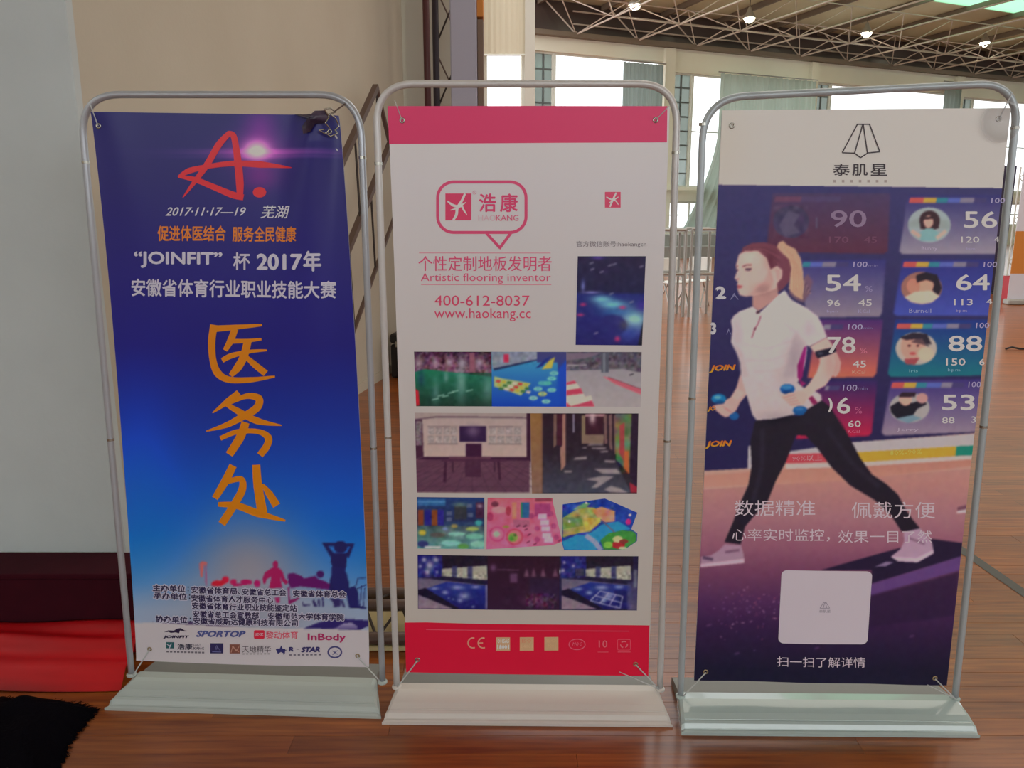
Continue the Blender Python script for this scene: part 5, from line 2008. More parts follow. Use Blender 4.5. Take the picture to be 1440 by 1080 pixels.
def p_pink(c):
    c.use(575, 690, 6.353)
    c.grad(box4(690, 40, 1400, 520), (190, 90, 110), (196, 96, 140)); c.noise(box4(690, 40, 1400, 520), 8, 12, 3)
    for cx, cy, rx, ry, cl_ in ((770, 105, 34, 26, (90, 40, 60)), (810, 155, 70, 30, (200, 130, 140)), (890, 165, 24, 44, (150, 50, 70)), (725, 215, 34, 40, (150, 50, 90)), (790, 370, 70, 70, (170, 60, 110)), (790, 370, 56, 54, (190, 110, 140)), (785, 370, 30, 26, (140, 170, 150)), (945, 395, 78, 74, (170, 60, 90)), (945, 395, 62, 58, (206, 110, 120)), (930, 400, 44, 40, (110, 150, 70)), (915, 410, 22, 22, (60, 130, 50)), (950, 380, 14, 12, (40, 80, 40)), (870, 305, 30, 12, (130, 120, 60))):
        c.ell(cx, cy, rx, ry, cl_, .9)
    c.poly(box4(922, 90, 1000, 235), (216, 120, 100)); c.poly(box4(960, 90, 1000, 235), (216, 96, 120)); c.poly(box4(1000, 90, 1040, 225), (30, 120, 90)); c.poly(box4(1040, 90, 1078, 225), (40, 70, 160)); c.poly(box4(930, 238, 1080, 310), (160, 90, 120))
    c.use(735, 690, 6.353)
    c.poly(box4(-2, 90, 62, 225), (40, 90, 140)); c.poly(box4(105, 100, 250, 215), (150, 60, 110)); c.poly([(110, 50), (260, 50), (262, 82), (110, 82)], (130, 60, 80))
    for k, (x, y) in enumerate(((175, 215), (195, 270), (205, 325), (215, 385), (230, 425))): c.poly(box4(x - 38, y - 24, x + 38, y + 22), (206, 170, 200), .9); c.line([(x - 38, y + 24), (x + 40, y + 24)], 5, (150, 100, 160))
    for x, y in ((130, 320), (275, 300), (130, 420), (300, 400), (80, 210), (250, 190)): c.ell(x, y, 26, 26, (150, 60, 110), .8)
    for x, y in ((30, 330), (60, 375), (50, 440), (20, 300), (110, 460), (-40, 300), (330, 430)): c.line([(x - 16, y + 8), (x + 16, y - 8)], 10, (60, 20, 44), .9)
    c.use()
    c.noise(box4(680, 690, 800, 775), 3, 6, 3)


pinkq = [(686, 697.5), (776.5, 698), (790.5, 757), (684.2, 769.5)]
photo([(686, 697.5), (777, 698), (777, 764), (684.2, 769.5)], (190, 90, 120), p_pink, lab='photograph of a pink play mat')
photo([(777, 704), (777.2, 704), (790.5, 759), (777, 764)], (190, 90, 120), p_pink)


def p_isle(c):
    c.use(735, 690, 6.353)
    c.poly(box4(340, 40, 1040, 530), (30, 60, 150)); c.noise(box4(340, 40, 1040, 300), 5, 12, 3)
    c.poly([(355, 230), (450, 170), (540, 130), (640, 140), (720, 200), (690, 270), (600, 350), (480, 370), (355, 400)], (150, 150, 90)); c.poly([(355, 230), (520, 210), (540, 300), (355, 330)], (100, 130, 70), .8)
    c.poly([(620, 160), (700, 130), (820, 170), (820, 260), (740, 270), (660, 220)], (190, 130, 100)); c.poly([(540, 230), (700, 230), (660, 300), (560, 350)], (180, 160, 70))
    c.poly([(440, 160), (560, 140), (600, 100), (560, 90), (500, 120)], (90, 150, 110))
    c.noise(box4(350, 110, 830, 400), 4, 22, 6, .7)
    c.poly([(700, 290), (850, 260), (965, 330), (850, 350), (700, 420), (650, 520), (370, 512), (350, 440), (480, 380), (560, 385), (640, 340)], (40, 130, 180)); c.line([(560, 385), (640, 440), (700, 520)], 44, (150, 150, 190), .9, 1)
    c.poly([(690, 430), (760, 370), (880, 340), (985, 350), (1015, 380), (1010, 440), (900, 515), (720, 515)], (56, 130, 60)); c.ell(850, 470, 60, 34, (160, 40, 50)); c.ell(845, 420, 44, 30, (180, 190, 130)); c.ell(900, 440, 40, 20, (120, 50, 50)); c.ell(890, 500, 34, 14, (190, 200, 150)); c.ell(760, 470, 40, 30, (110, 170, 70))
    c.line([(690, 240), (820, 360)], 9, (110, 80, 90)); c.ell(940, 265, 24, 26, (190, 40, 120)); c.ell(955, 205, 12, 12, (200, 200, 220)); c.ell(565, 95, 10, 10, (220, 220, 210)); c.ell(415, 260, 12, 12, (190, 210, 190))
    c.noise(box4(340, 40, 1040, 530), 3, 7, 8, .5)


isle = [(791, 707), (850, 699), (895.5, 719), (887, 742), (895.5, 748), (895, 759), (877, 771), (793, 771), (790, 761)]
c = Canvas(786, 695, 900, 775, 1.0, (30, 60, 150)); p_isle(c); c.use()
bm2 = bmesh.new()
Mi_ = np.array(root_inv(bm_))
vv = [bm2.verts.new((x, y, 0)) for x, y in isle]
bm2.faces.new(vv)
for gxx in np.arange(787, 900, 1.4):
    bmesh.ops.bisect_plane(bm2, geom=bm2.verts[:] + bm2.edges[:] + bm2.faces[:], plane_co=(gxx, 0, 0), plane_no=(1, 0, 0))
for gyy in np.arange(699, 775, 1.4):
    bmesh.ops.bisect_plane(bm2, geom=bm2.verts[:] + bm2.edges[:] + bm2.faces[:], plane_co=(0, gyy, 0), plane_no=(0, 1, 0))
bm2.verts.ensure_lookup_table()
xy = np.array([v.co[:2] for v in bm2.verts])
for v, p in zip(bm2.verts, Md.pxv(xy[:, 0], xy[:, 1], .0008)):
    v.co = Mi_[:3, :3] @ p + Mi_[:3, 3]
me = bpy.data.meshes.new('photo_print'); bm2.to_mesh(me); bm2.free(); me.materials.append(M['print_m'])
o = bpy.data.objects.new('photo_print', me); COL.objects.link(o); o.parent = bm_; o['label'] = 'cut-out picture of a floor mat with green land and blue water'
set_ink(o, ink(Md, c.sample(xy[:, 0], xy[:, 1])))


def p_stage(c, grid=False):
    c.grad(box4(60, 540, 720, 700), (24, 16, 36), (30, 20, 40))
    c.poly([(80, 560), (300, 560), (310, 750), (80, 760)], (32, 34, 110)); c.noise(box4(80, 560, 300, 760), 3, 18, 5, .4)
    for x, y, r_ in ((190, 650, 34), (140, 600, 20), (245, 600, 22), (170, 710, 24), (255, 710, 12), (105, 660, 16)) if not grid else ((110, 620, 12), (100, 690, 16), (190, 650, 14), (40, 600, 12), (60, 700, 20)): c.glow(x, y, r_, r_, (180, 176, 190), .8, add=False)
    c.poly([(300, 680), (700, 648), (706, 780), (300, 745)], (150, 150, 140))
    for x in (410, 550): c.poly(box4(x - 22, 655, x + 22, 770), (54, 56, 100), .9)
    c.noise(box4(300, 715, 705, 775), 3, 26, 7, .05)
    c.poly([(300, 745), (706, 780), (706, 820), (300, 790)], (26, 22, 52))
    c.grad([(85, 760), (300, 780), (706, 825), (706, 1035), (85, 1035)], (90, 84, 110), (130, 112, 130))
    c.grad([(150, 860), (340, 795), (706, 830), (706, 1035), (460, 1035)], (30, 44, 130), (20, 20, 90))
    c.poly([(85, 870), (150, 850), (460, 1035), (400, 1035), (85, 910)], (20, 14, 40))
    for x, y, rx, ry in ((440, 845, 60, 20), (235, 855, 40, 12), (330, 890, 30, 18), (500, 920, 50, 30), (600, 840, 40, 14), (460, 960, 24, 18), (575, 1015, 14, 8), (360, 940, 10, 8), (400, 950, 10, 6)): c.glow(x, y, rx, ry, (150, 160, 190), .75, add=False)
    if grid:
        c.poly([(540, 870), (640, 870), (900, 905), (860, 1035), (780, 1010), (610, 965)], (24, 22, 80), .7)


def p_s1(c):
    c.use(575, 690, 6.353); p_stage(c); c.line([(694, 820), (694, 1035)], 14, (130, 120, 150), .7); c.noise(box4(70, 540, 720, 1040), 3, 8, 2, .4)


def p_s2(c):
    c.use(575, 690, 6.353)
    c.grad(box4(700, 540, 1400, 1060), (40, 14, 34), (44, 22, 50))
    c.glow(755, 670, 26, 30, (110, 80, 120), .8, add=False); c.line([(790, 685), (985, 690)], 7, (110, 80, 110), .8); c.poly(box4(905, 720, 970, 800), (90, 60, 96), .9, 2)
    c.use(735, 690, 6.353)
    for x in (35, 98, 182, 290): c.poly([(x - 24, 750), (x, 670), (x + 24, 750)], (120, 84, 110), .8, 2)
    c.grad([(60, 760), (320, 770), (320, 960), (60, 900)], (40, 28, 60), (40, 28, 66), .6, soft=4)
    c.glow(130, 960, 110, 50, (110, 60, 100), .7, add=False); c.noise(box4(30, 900, 300, 1030), 2.4, 30, 9, .4); c.noise(box4(-200, 560, 320, 1040), 4, 4, 9)


def p_s3(c):
    c.use(735 - 320 / 6.353 + 2 * 0, 690, 6.353)
    c.use(776, 690 + .8, 6.353); p_stage(c, True)
    c.use(735, 690, 6.353)
    c.poly(box4(470, 680, 548, 748), (90, 90, 110))
    for k in range(5): c.line([(470 + k * 19, 680), (470 + k * 19, 748)], 5, (30, 28, 60)); c.line([(470, 682 + k * 16), (548, 682 + k * 16)], 5, (30, 28, 60))
    for a_, b_2 in (((600, 965), (690, 880)), ((690, 985), (770, 890)), ((770, 1010), (830, 910)), ((865, 1035), (890, 930)), ((600, 965), (865, 1035)), ((690, 880), (890, 930)), ((645, 922), (878, 985))): c.line([a_, b_2], 9, (150, 150, 180))
    c.grad(box4(930, 800, 1030, 1055), (70, 70, 110), (110, 104, 130), .6, soft=3); c.poly(box4(985, 690, 1020, 850), (120, 130, 140), .7, 1)
    c.noise(box4(300, 560, 1030, 1060), 3, 8, 12, .4)


photo([(588, 777.5), (686, 778.5), (686, 854), (588.5, 853)], (30, 24, 60), p_s1, lab='photograph of a dark hall with a blue printed floor')
photo([(686, 778.5), (786, 779.3), (786, 855), (686, 854)], (40, 16, 36), p_s2, lab='photograph of a very dark hall')
photo([(786, 779.3), (897, 780), (895, 856), (786, 855)], (30, 24, 60), p_s3, lab='photograph of a dark hall with a white grid on the floor')
# marks on the lower band
GD = (176, 128, 108)
Tb = (640, 870, 5.143)


def arc(cx, cy, rx, ry, a0, a1, n=10): return [(cx + rx * math.cos(math.radians(t)), cy + ry * math.sin(math.radians(t))) for t in np.linspace(a0, a1, n)]


ribbons(Md, [(arc(132, 156, 36, 36, 285, 70), 9), (arc(205, 156, 36, 36, 285, 70), 9), ([(172, 156), (203, 156)], [8, 8])], GD, bm_, Tb, name='conformity_mark')
for x0_ in (298, 468, 645):
    flat(Md, [tp(box4(x0_, 116, x0_ + 100, 213), Tb)], (170, 138, 108), bm_, name='certificate_mark')
text(Md, 'OHSAS', (699.5, 895, 716, 900.5), (206, 196, 180), bm_, bold=.03, d=.0014, res=1)
text(Md, '18001', (699.5, 902.5, 716, 909.5), (206, 196, 180), bm_, bold=.05, d=.0014, res=1)
text(Md, 'ISO', (734, 895, 747.5, 900), (190, 110, 90), bm_, d=.0014, res=1)
text(Md, '14001', (733.5, 902.5, 748.5, 907.5), (196, 150, 120), bm_, d=.0014, res=1)
text(Md, 'ISO', (768.5, 895, 781.5, 900), (196, 146, 110), bm_, d=.0014, res=1)
text(Md, '9001', (769.5, 902, 781, 907.5), (196, 146, 110), bm_, d=.0014, res=1)
ring(Md, tp(arc(880, 170, 58, 38, 0, 345, 26), Tb), 1.1, (214, 84, 104), bm_, name='certificate_mark')
text(Md, 'MQC', (804, 900, 818.5, 905.5), (214, 84, 104), bm_, bold=.02, shear=.3, res=1)
text(Md, '10', (841.5, 897.5, 853.5, 907.5), (214, 92, 104), bm_, res=2)
ring(Md, tp(rrect(1172, 136, 1264, 212, 8, 2), Tb), .6, (206, 80, 96), bm_, name='certificate_mark')
for k in range(3):
    a0 = 90 + k * 120
    ribbons(Md, [(arc(1218, 172, 24, 22, a0 + 14, a0 + 100, 6), [9, 9, 9, 9, 6, 3])], (214, 92, 104), bm_, Tb, name='recycling_mark')
for x0_, x1_ in ((840, 855), (868, 886)):
    flat(Md, [box4(x0_, 913.6, x1_, 914.4)], (206, 80, 96), bm_, name='small_print')
for ex, ey, mm in ((566.5, 170, M['steel']), (921, 169.5, M['steel']), (588, 924.5, M['steel']), (893, 931, M['brass'])):
    eyelet(Md, ex, ey, mm, bm_)
cord(Md, 893, 931, 926, 967, Md.root, z1=.066)
cord(Md, 870, 941, 926, 970, Md.root, z1=.066, r=.0015)
cord(Md, 588, 925, 560, 962, Md.root, z1=.066)
cord(Md, 566.5, 170, 556, 142, Md.root, r=.0012)
cord(Md, 921, 169.5, 940, 150, Md.root, r=.0012)

# ---------------------------------------------------------------- right stand
def wrR(x, y):
    x = np.asarray(x, float); y = np.asarray(y, float)
    return SH + .0016 * np.sin(x / 26. + y / 500.) * np.clip((y - 600) / 300, 0, 1) + .003 * np.sin((x - 1000) / 400 * math.pi) + .0012 * np.sin(y / 80. + x / 90.)


R = Stand([(958, 1034), (1378, 1038)], .125,
          'right display stand: banner of an exercising woman before a score screen, glossy pale foot',
          dict(print=M['print_r'], tube=M['tube_r'], base=M['base_r']), 1.8, wrR, 'R')
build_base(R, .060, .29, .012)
build_frame(R, (957, 976), (990, 138), (1434, 116), (1343, 981), .12, .060, [(988, 175), (1428, 180), (975, 560), (1385, 600)])
qR = [(1014, 156), (1418.5, 152.5), (1328, 960), (975, 954)]
c = Canvas(968, 146, 1436, 968, 1.15, (40, 38, 90))
# screen wall
tt = np.clip((c.Y - 260) / 400, 0, 1)[..., None]
c.a[:] = np.array((56, 54, 104)) * (1 - tt) + np.array((34, 28, 72)) * tt
T7_ = (1060, 250, 3.892); T2_ = (960, 420, 3.0); T3_ = (970, 680, 3.512); T5_ = (985, 310, 4.909); T6_ = (985, 500, 4.909)
# floor of the picture
c.use(*T2_)
c.poly([(60, 735), (85, 720), (270, 710), (700, 600), (1260, 560), (1260, 1500), (40, 1500)], (176, 130, 128))
c.use()
fy = np.clip((c.Y - 640) / 300, 0, 1)
m_ = (c.Y > 655 - (c.X - 975) * .035).astype(float) * (c.Y > 600)
st_ = [(0, (180, 136, 130)), (.12, (176, 126, 122)), (.28, (160, 112, 124)), (.42, (138, 86, 110)), (.55, (106, 60, 92)), (.68, (74, 40, 84)), (.8, (48, 26, 66)), (1, (20, 18, 44))]
for k in range(3):
    g_ = np.interp(fy, [s_[0] for s_ in st_], [s_[1][k] for s_ in st_])
    c.a[..., k] = c.a[..., k] * (1 - m_) + g_ * m_
c.use(*T2_)
c.poly([(85, 715), (1240, 600), (1240, 710), (80, 800)], (184, 150, 140), .9)
c.grad([(80, 740), (700, 690), (1240, 650), (1230, 700), (700, 760), (78, 790)], (176, 116, 104), (186, 136, 124), .9, soft=2)
c.poly([(60, 300), (272, 300), (270, 710), (70, 722)], (34, 30, 76))
c.poly([(272, 615), (285, 615), (285, 712), (268, 714)], (176, 170, 178))
# bright strips under the screen
c.poly([(430, 640), (700, 600), (1232, 565), (1226, 625), (700, 650), (430, 670)], (176, 170, 176))
c.poly([(430, 650), (600, 645), (600, 682), (430, 690)], (200, 70, 84))
c.poly([(720, 642), (1146, 618), (1142, 658), (735, 684)], (190, 152, 54)); c.poly([(1146, 618), (1222, 615), (1220, 655), (1142, 658)], (24, 124, 110))
c.poly([(430, 690), (735, 684), (1220, 655), (1219, 672), (740, 702), (430, 712)], (186, 174, 172))
# cards
def card(tr, pts, c0, c1, op=1.0): c.use(*tr); c.grad(pts, c0, c1, op, soft=1)
card(T7_, [(95, 85), (735, 85), (722, 400), (700, 415), (60, 405)], (72, 58, 96), (88, 44, 66), .95)
card(T7_, [(838, 95), (1390, 95), (1335, 416), (800, 416), (784, 400), (810, 250), (820, 140)], (50, 48, 112), (146, 138, 156))
card(T7_, [(240, 450), (712, 445), (690, 735), (676, 756), (280, 760)], (52, 50, 120), (138, 126, 146))
card(T7_, [(800, 445), (1330, 445), (1286, 752), (768, 752), (752, 738)], (44, 46, 124), (66, 78, 170))
card(T2_, [(560, 85), (836, 85), (808, 310), (795, 326), (520, 330)], (74, 40, 110), (204, 106, 84))
card(T2_, [(888, 85), (1290, 85), (1262, 320), (870, 326), (856, 312)], (30, 50, 130), (24, 110, 124))
card(T2_, [(560, 342), (812, 340), (788, 560), (774, 574), (470, 586)], (50, 34, 96), (188, 32, 72))
card(T2_, [(868, 340), (1262, 336), (1228, 558), (844, 572), (830, 560)], (60, 48, 120), (146, 130, 150))
SEG = [(226, 84, 80), (208, 158, 66), (50, 126, 146), (84, 98, 176), (128, 122, 146), (66, 60, 110)]
def sbar(tr, xs, y0, y1, cols, dim=1.0):
    c.use(*tr)
    for a_, b_2, cl_ in zip(xs[:-1], xs[1:], cols): c.poly([(a_ + 6, y0), (b_2 + 6, y0), (b_2, y1), (a_, y1)], cl_, dim)
sbar(T7_, [838, 914, 984, 1046, 1114, 1190, 1256], 109, 137, SEG)
sbar(T7_, [804, 874, 942, 1000, 1076, 1146, 1215], 458, 485, SEG)
sbar(T7_, [768, 842, 908, 960, 1040, 1106, 1172], 795, 822, SEG)
sbar(T7_, [256, 298, 364, 437, 505], 458, 485, SEG[2:])
sbar(T7_, [370, 408, 475], 800, 825, SEG[4:])
sbar(T2_, [870, 920, 972, 1016, 1078, 1124, 1175], 350, 371, SEG)
sbar(T2_, [590, 606, 650], 363, 382, SEG[4:])
sbar(T7_, [104, 248, 330, 460], 104, 132, [(120, 70, 96), (80, 66, 108), (80, 70, 112)], .6)
# portraits in round frames
c.use(*T7_)
c.ell(195, 240, 98, 88, (62, 56, 90)); c.noise([(100, 150), (290, 150), (290, 330), (100, 330)], 7, 10, 4); c.poly([(130, 260), (180, 180), (245, 200), (210, 260), (250, 300), (160, 320)], (86, 78, 108), .9, 1)
c.line([(335, 215), (335, 275)], 12, (86, 76, 106))
c.ell(948, 258, 117, 96, (150, 164, 170)); c.poly([(835, 240), (900, 215), (1060, 235), (1062, 280), (835, 270)], (136, 150, 150), .7, 2)
c.ell(950, 235, 56, 56, (54, 34, 44)); c.poly([(895, 235), (1003, 235), (1000, 275), (965, 285), (900, 280)], (54, 34, 44)); c.ell(944, 240, 26, 34, (206, 158, 146)); c.poly([(915, 215), (975, 210), (975, 225), (915, 230)], (54, 34, 44))
c.poly([(895, 300), (930, 275), (965, 275), (1000, 300), (985, 345), (900, 345)], (120, 164, 170)); c.line([(850, 290), (900, 320)], 20, (190, 160, 150)); c.line([(1040, 290), (985, 330)], 20, (186, 166, 156))
c.ell(905, 600, 112, 88, (150, 104, 96)); c.poly([(880, 530), (930, 514), (990, 530), (1015, 600), (990, 660), (960, 600), (880, 590)], (34, 26, 40)); c.ell(925, 585, 46, 44, (210, 150, 130)); c.ell(860, 590, 36, 40, (196, 128, 112)); c.poly([(875, 535), (970, 545), (970, 570), (930, 556), (880, 572)], (34, 26, 40))
c.poly([(810, 650), (870, 620), (960, 615), (1005, 645), (960, 680), (905, 688), (850, 678)], (206, 184, 166))
c.use(*T2_)
c.ell(975, 207, 87, 69, (176, 166, 160)); c.ell(962, 200, 52, 58, (206, 148, 134)); c.poly([(905, 160), (960, 140), (1020, 145), (1040, 190), (1012, 185), (1000, 165), (930, 172)], (44, 36, 52)); c.poly([(950, 180), (1010, 150), (1030, 200), (1000, 190)], (44, 36, 52), .7)
c.poly([(925, 250), (990, 245), (970, 275), (930, 272)], (150, 70, 80)); c.ell(1015, 230, 34, 30, (196, 176, 156), 1, 1); c.ell(945, 195, 7, 4, (60, 36, 44)); c.ell(982, 195, 7, 4, (60, 36, 44)); c.ell(960, 228, 14, 6, (176, 80, 84))
c.ell(947, 455, 85, 63, (160, 158, 160)); c.poly([(865, 450), (900, 430), (960, 435), (1010, 420), (1020, 440), (980, 460), (960, 490), (895, 500), (870, 475)], (24, 22, 38)); c.ell(930, 420, 26, 26, (212, 160, 146)); c.poly([(900, 405), (915, 390), (975, 390), (970, 410), (905, 412)], (46, 30, 44)); c.ell(1000, 415, 24, 22, (190, 140, 140)); c.poly([(890, 500), (960, 485), (1000, 500), (940, 520)], (110, 140, 160))
# woman
SK, SK2 = (206, 172, 166), (178, 136, 134)
HR, PT = (112, 62, 80), (190, 152, 130)
c.use(*T5_)
c.poly([(700, 395), (730, 368), (765, 420), (745, 500), (700, 565), (650, 545), (600, 500), (640, 420)], (112, 84, 106), 1, 1)
for k in range(8): c.line([(700 + k * 8, 400 + k * 14), (690 + k * 6, 540 - k * 6)], 6, (176, 140, 140) if k % 2 else (60, 40, 66), .8)
c.poly([(515, 190), (530, 152), (560, 140), (590, 168), (645, 195), (682, 260), (697, 350), (702, 450), (694, 545), (640, 515), (600, 470), (610, 380), (585, 290), (550, 235)], PT)
for k in range(9):
    c.line([(560 + k * 9, 175 + k * 8), (625 + k * 8, 300 + k * 6), (625 + k * 9, 480)], 6, (150, 108, 96) if k % 2 else (214, 182, 152), .55)
c.poly([(270, 225), (288, 182), (350, 155), (430, 150), (510, 172), (545, 215), (600, 265), (618, 330), (602, 420), (565, 465), (528, 492), (490, 480), (450, 330), (400, 215)], HR)
for k in range(7): c.line([(300 + k * 20, 190 + k * 3), (420 + k * 14, 185 + k * 14), (540, 230 + k * 28)], 5, (150, 90, 100) if k % 2 else (84, 44, 64), .6)
c.poly([(350, 500), (520, 440), (530, 520), (430, 600), (392, 622), (352, 590)], SK2)
c.poly([(258, 232), (300, 212), (390, 208), (450, 260), (475, 335), (520, 312), (556, 340), (552, 395), (520, 430), (515, 465), (440, 500), (352, 518), (300, 522), (264, 512), (246, 468), (256, 450), (244, 440), (252, 424), (228, 396), (246, 350), (236, 312)], SK)
c.poly([(470, 335), (500, 420), (450, 500), (350, 518), (300, 522), (360, 480), (430, 420)], SK2, .5, 4)
c.poly([(505, 330), (540, 335), (545, 390), (520, 415), (512, 370)], (190, 146, 144), .8, 1)
c.line([(282, 318), (312, 305), (345, 306)], 9, (110, 66, 76)); c.line([(240, 318), (252, 312)], 8, (110, 66, 76)); c.ell(322, 337, 22, 9, (96, 70, 92)); c.ell(245, 340, 9, 9, (96, 70, 92)); c.line([(300, 332), (346, 330)], 5, (60, 36, 50))
c.poly([(246, 440), (280, 448), (284, 455), (262, 470), (246, 464)], (176, 96, 104)); c.line([(248, 454), (280, 454)], 3, (120, 60, 70)); c.ell(250, 404, 8, 5, (150, 100, 104)); c.line([(252, 350), (232, 392)], 4, (222, 190, 180))
c.line([(460, 330), (480, 390), (485, 420)], 4, (170, 128, 128), .7)
# raised arm skin then shirt
c.use(*T6_)
c.poly([(268, 120), (240, 220), (205, 280), (170, 300), (150, 325), (85, 338), (75, 350), (140, 395), (160, 420), (205, 412), (240, 370), (265, 320), (312, 262)], (196, 156, 154)); c.poly([(240, 220), (205, 280), (250, 300), (300, 250)], SK, .8, 1)
c.ell(120, 292, 51, 34, (16, 110, 170)); c.ell(112, 282, 26, 12, (110, 176, 206), .8); c.ell(128, 318, 34, 12, (10, 60, 120), .8)
c.ell(225, 410, 33, 28, (20, 84, 150)); c.poly([(85, 338), (150, 330), (215, 330), (232, 350), (205, 372), (225, 385), (190, 405), (150, 412), (120, 390), (100, 372)], (206, 160, 156))
for k in range(4): c.line([(150 + k * 16, 345 + k * 10), (185 + k * 14, 375 + k * 8)], 4, (150, 100, 108), .7)
SH1, SH2 = (204, 192, 198), (186, 172, 176)
s5 = [(350, 592), (262, 625), (222, 655), (204, 690), (214, 750), (204, 835), (238, 900), (268, 975), (274, 1075)]
s6 = [(270, 130), (312, 272), (350, 400), (380, 440), (500, 430), (640, 398), (745, 352), (826, 300), (820, 262), (775, 235), (720, 230), (660, 180), (700, 100), (716, 10)]
s5b = [(722, 858), (742, 866), (800, 838), (862, 802), (832, 720), (800, 660), (720, 600), (620, 545), (570, 480), (520, 520), (440, 600), (395, 640)]
P5 = tp(s5, T5_); P6 = tp(s6, T6_); P5b = tp(s5b, T5_)
c.use()
c.grad(P5 + P6 + P5b, SH1, SH2)
c.use(*T5_)
c.poly([(640, 770), (720, 860), (640, 1075), (560, 1075)], (170, 156, 166), .5, 4); c.poly([(204, 835), (250, 905), (275, 1075), (330, 1075), (280, 900)], (176, 160, 166), .5, 4)
for a_ in ([(300, 850), (450, 880), (650, 820)], [(300, 960), (480, 960), (640, 900)], [(360, 1040), (520, 1030), (640, 980)], [(560, 700), (640, 760), (720, 850)]): c.line(a_, 14, (176, 162, 170), .35, 2)
c.poly([(352, 592), (392, 625), (362, 668), (350, 640)], (214, 204, 210)); c.poly([(395, 640), (570, 482), (590, 500), (520, 590), (430, 660)], (214, 204, 210)); c.line([(395, 640), (430, 662), (520, 592), (590, 505)], 3, (160, 146, 156), .8)
c.line([(376, 634), (402, 628)], 16, (56, 30, 46)); c.line([(408, 658), (392, 705), (366, 750), (346, 808)], 7, (110, 40, 64)); c.ell(368, 745, 9, 9, (90, 40, 60)); c.line([(740, 866), (862, 802)], 6, (120, 100, 112), .8)
c.poly([(705, 870), (722, 862), (716, 930), (700, 1000), (690, 1040), (697, 1070), (660, 1080), (658, 1000)], (150, 30, 118)); c.line([(722, 865), (716, 940), (700, 1020)], 6, (206, 180, 196))
c.use(*T6_)
c.poly([(658, 60), (700, 20), (700, 100), (692, 140), (680, 165), (718, 185), (688, 208), (664, 150)], (140, 28, 104)); c.poly([(732, 285), (760, 270), (798, 318), (765, 334)], (130, 30, 84))
# right arm
A5 = tp([(745, 868), (862, 804), (905, 862), (925, 905), (955, 975), (948, 1030), (920, 1075)], T5_)
A6 = tp([(900, 130), (850, 200), (775, 240), (730, 290), (700, 322), (680, 345), (620, 345), (592, 312), (552, 284), (545, 268), (600, 246), (690, 232), (735, 190), (790, 110), (812, 40), (806, 0)], T6_)
A5b = tp([(825, 960), (790, 925)], T5_)
c.use(); c.poly(A5 + A6 + A5b, SK)
c.use(*T5_); c.poly([(900, 870), (955, 975), (940, 1050), (900, 1075), (920, 980)], SK2, .6, 3)
c.poly([(778, 900), (848, 882), (915, 868), (926, 898), (862, 928), (800, 945), (786, 932)], (26, 24, 46)); c.ell(815, 912, 20, 10, (60, 60, 84))
c.use(*T6_)
c.ell(590, 224, 51, 35, (16, 84, 160)); c.ell(585, 210, 38, 16, (70, 140, 190), .8); c.ell(590, 246, 36, 12, (10, 50, 110), .8)
c.poly([(546, 272), (600, 250), (690, 236), (730, 262), (706, 322), (680, 346), (620, 346), (596, 316), (556, 286)], (206, 166, 160))
for k in range(4): c.line([(560 + k * 14, 285 + k * 16), (640 + k * 12, 262 + k * 20)], 5, (158, 112, 116), .8)
c.ell(677, 372, 50, 33, (20, 84, 150)); c.ell(670, 360, 30, 12, (60, 120, 180), .7)
# trousers
PN = (30, 24, 40)
Q6 = tp([(380, 440), (500, 431), (620, 402), (640, 410), (700, 400), (728, 362), (826, 302), (880, 345), (935, 430), (985, 520)], T6_)
Q2 = tp([(640, 480), (690, 570), (740, 665), (790, 735), (850, 775), (900, 820), (930, 880), (962, 925), (998, 968), (960, 978), (915, 975), (870, 905), (800, 842), (700, 782), (620, 705), (558, 622), (512, 572), (470, 570), (456, 610), (430, 680), (385, 765), (352, 850), (300, 905), (258, 955), (240, 1030), (172, 1020), (208, 935), (238, 855), (272, 780), (286, 700), (280, 600), (300, 512)], T2_)
c.use(); c.poly(Q6 + Q2, PN)
c.use(*T2_); c.line([(330, 540), (330, 700), (290, 850)], 20, (46, 40, 60), .6, 3); c.line([(600, 540), (700, 680), (820, 790)], 20, (46, 40, 60), .5, 3)
# shoes and step board
c.use(*T3_)
c.poly([(640, 418), (900, 345), (1190, 265), (1338, 286), (1330, 352), (1100, 420), (890, 485), (890, 418)], (32, 22, 52))
c.poly([(880, 490), (1330, 350), (1326, 420), (1100, 480), (880, 548)], (92, 62, 122), 1, 1); c.poly([(880, 545), (1320, 425), (1300, 640), (880, 700)], (38, 22, 56), .8, 3)
c.poly([(905, 402), (960, 378), (1000, 380), (960, 400)], (150, 130, 168), .8)
c.poly([(168, 292), (248, 296), (262, 345), (264, 382), (160, 392), (48, 404), (50, 352), (100, 345), (140, 320)], (158, 126, 152)); c.poly([(48, 388), (160, 376), (264, 362), (264, 384), (160, 394), (48, 405)], (196, 166, 186)); c.line([(170, 330), (240, 320)], 12, (110, 76, 104), .8); c.line([(60, 356), (110, 366)], 16, (70, 50, 80), .8)
c.poly([(1046, 232), (1128, 212), (1186, 282), (1194, 330), (1120, 376), (1030, 374), (984, 352), (1030, 315), (1050, 275)], (170, 140, 168)); c.poly([(984, 352), (1110, 358), (1192, 318), (1194, 336), (1115, 380), (1020, 376)], (196, 172, 196)); c.line([(1070, 260), (1150, 290)], 12, (126, 90, 120), .8)
c.poly([(1312, 110), (1360, 98), (1362, 118), (1312, 136)], (110, 70, 90)); c.poly([(1310, 128), (1362, 118), (1360, 138), (1306, 140)], (196, 176, 184))
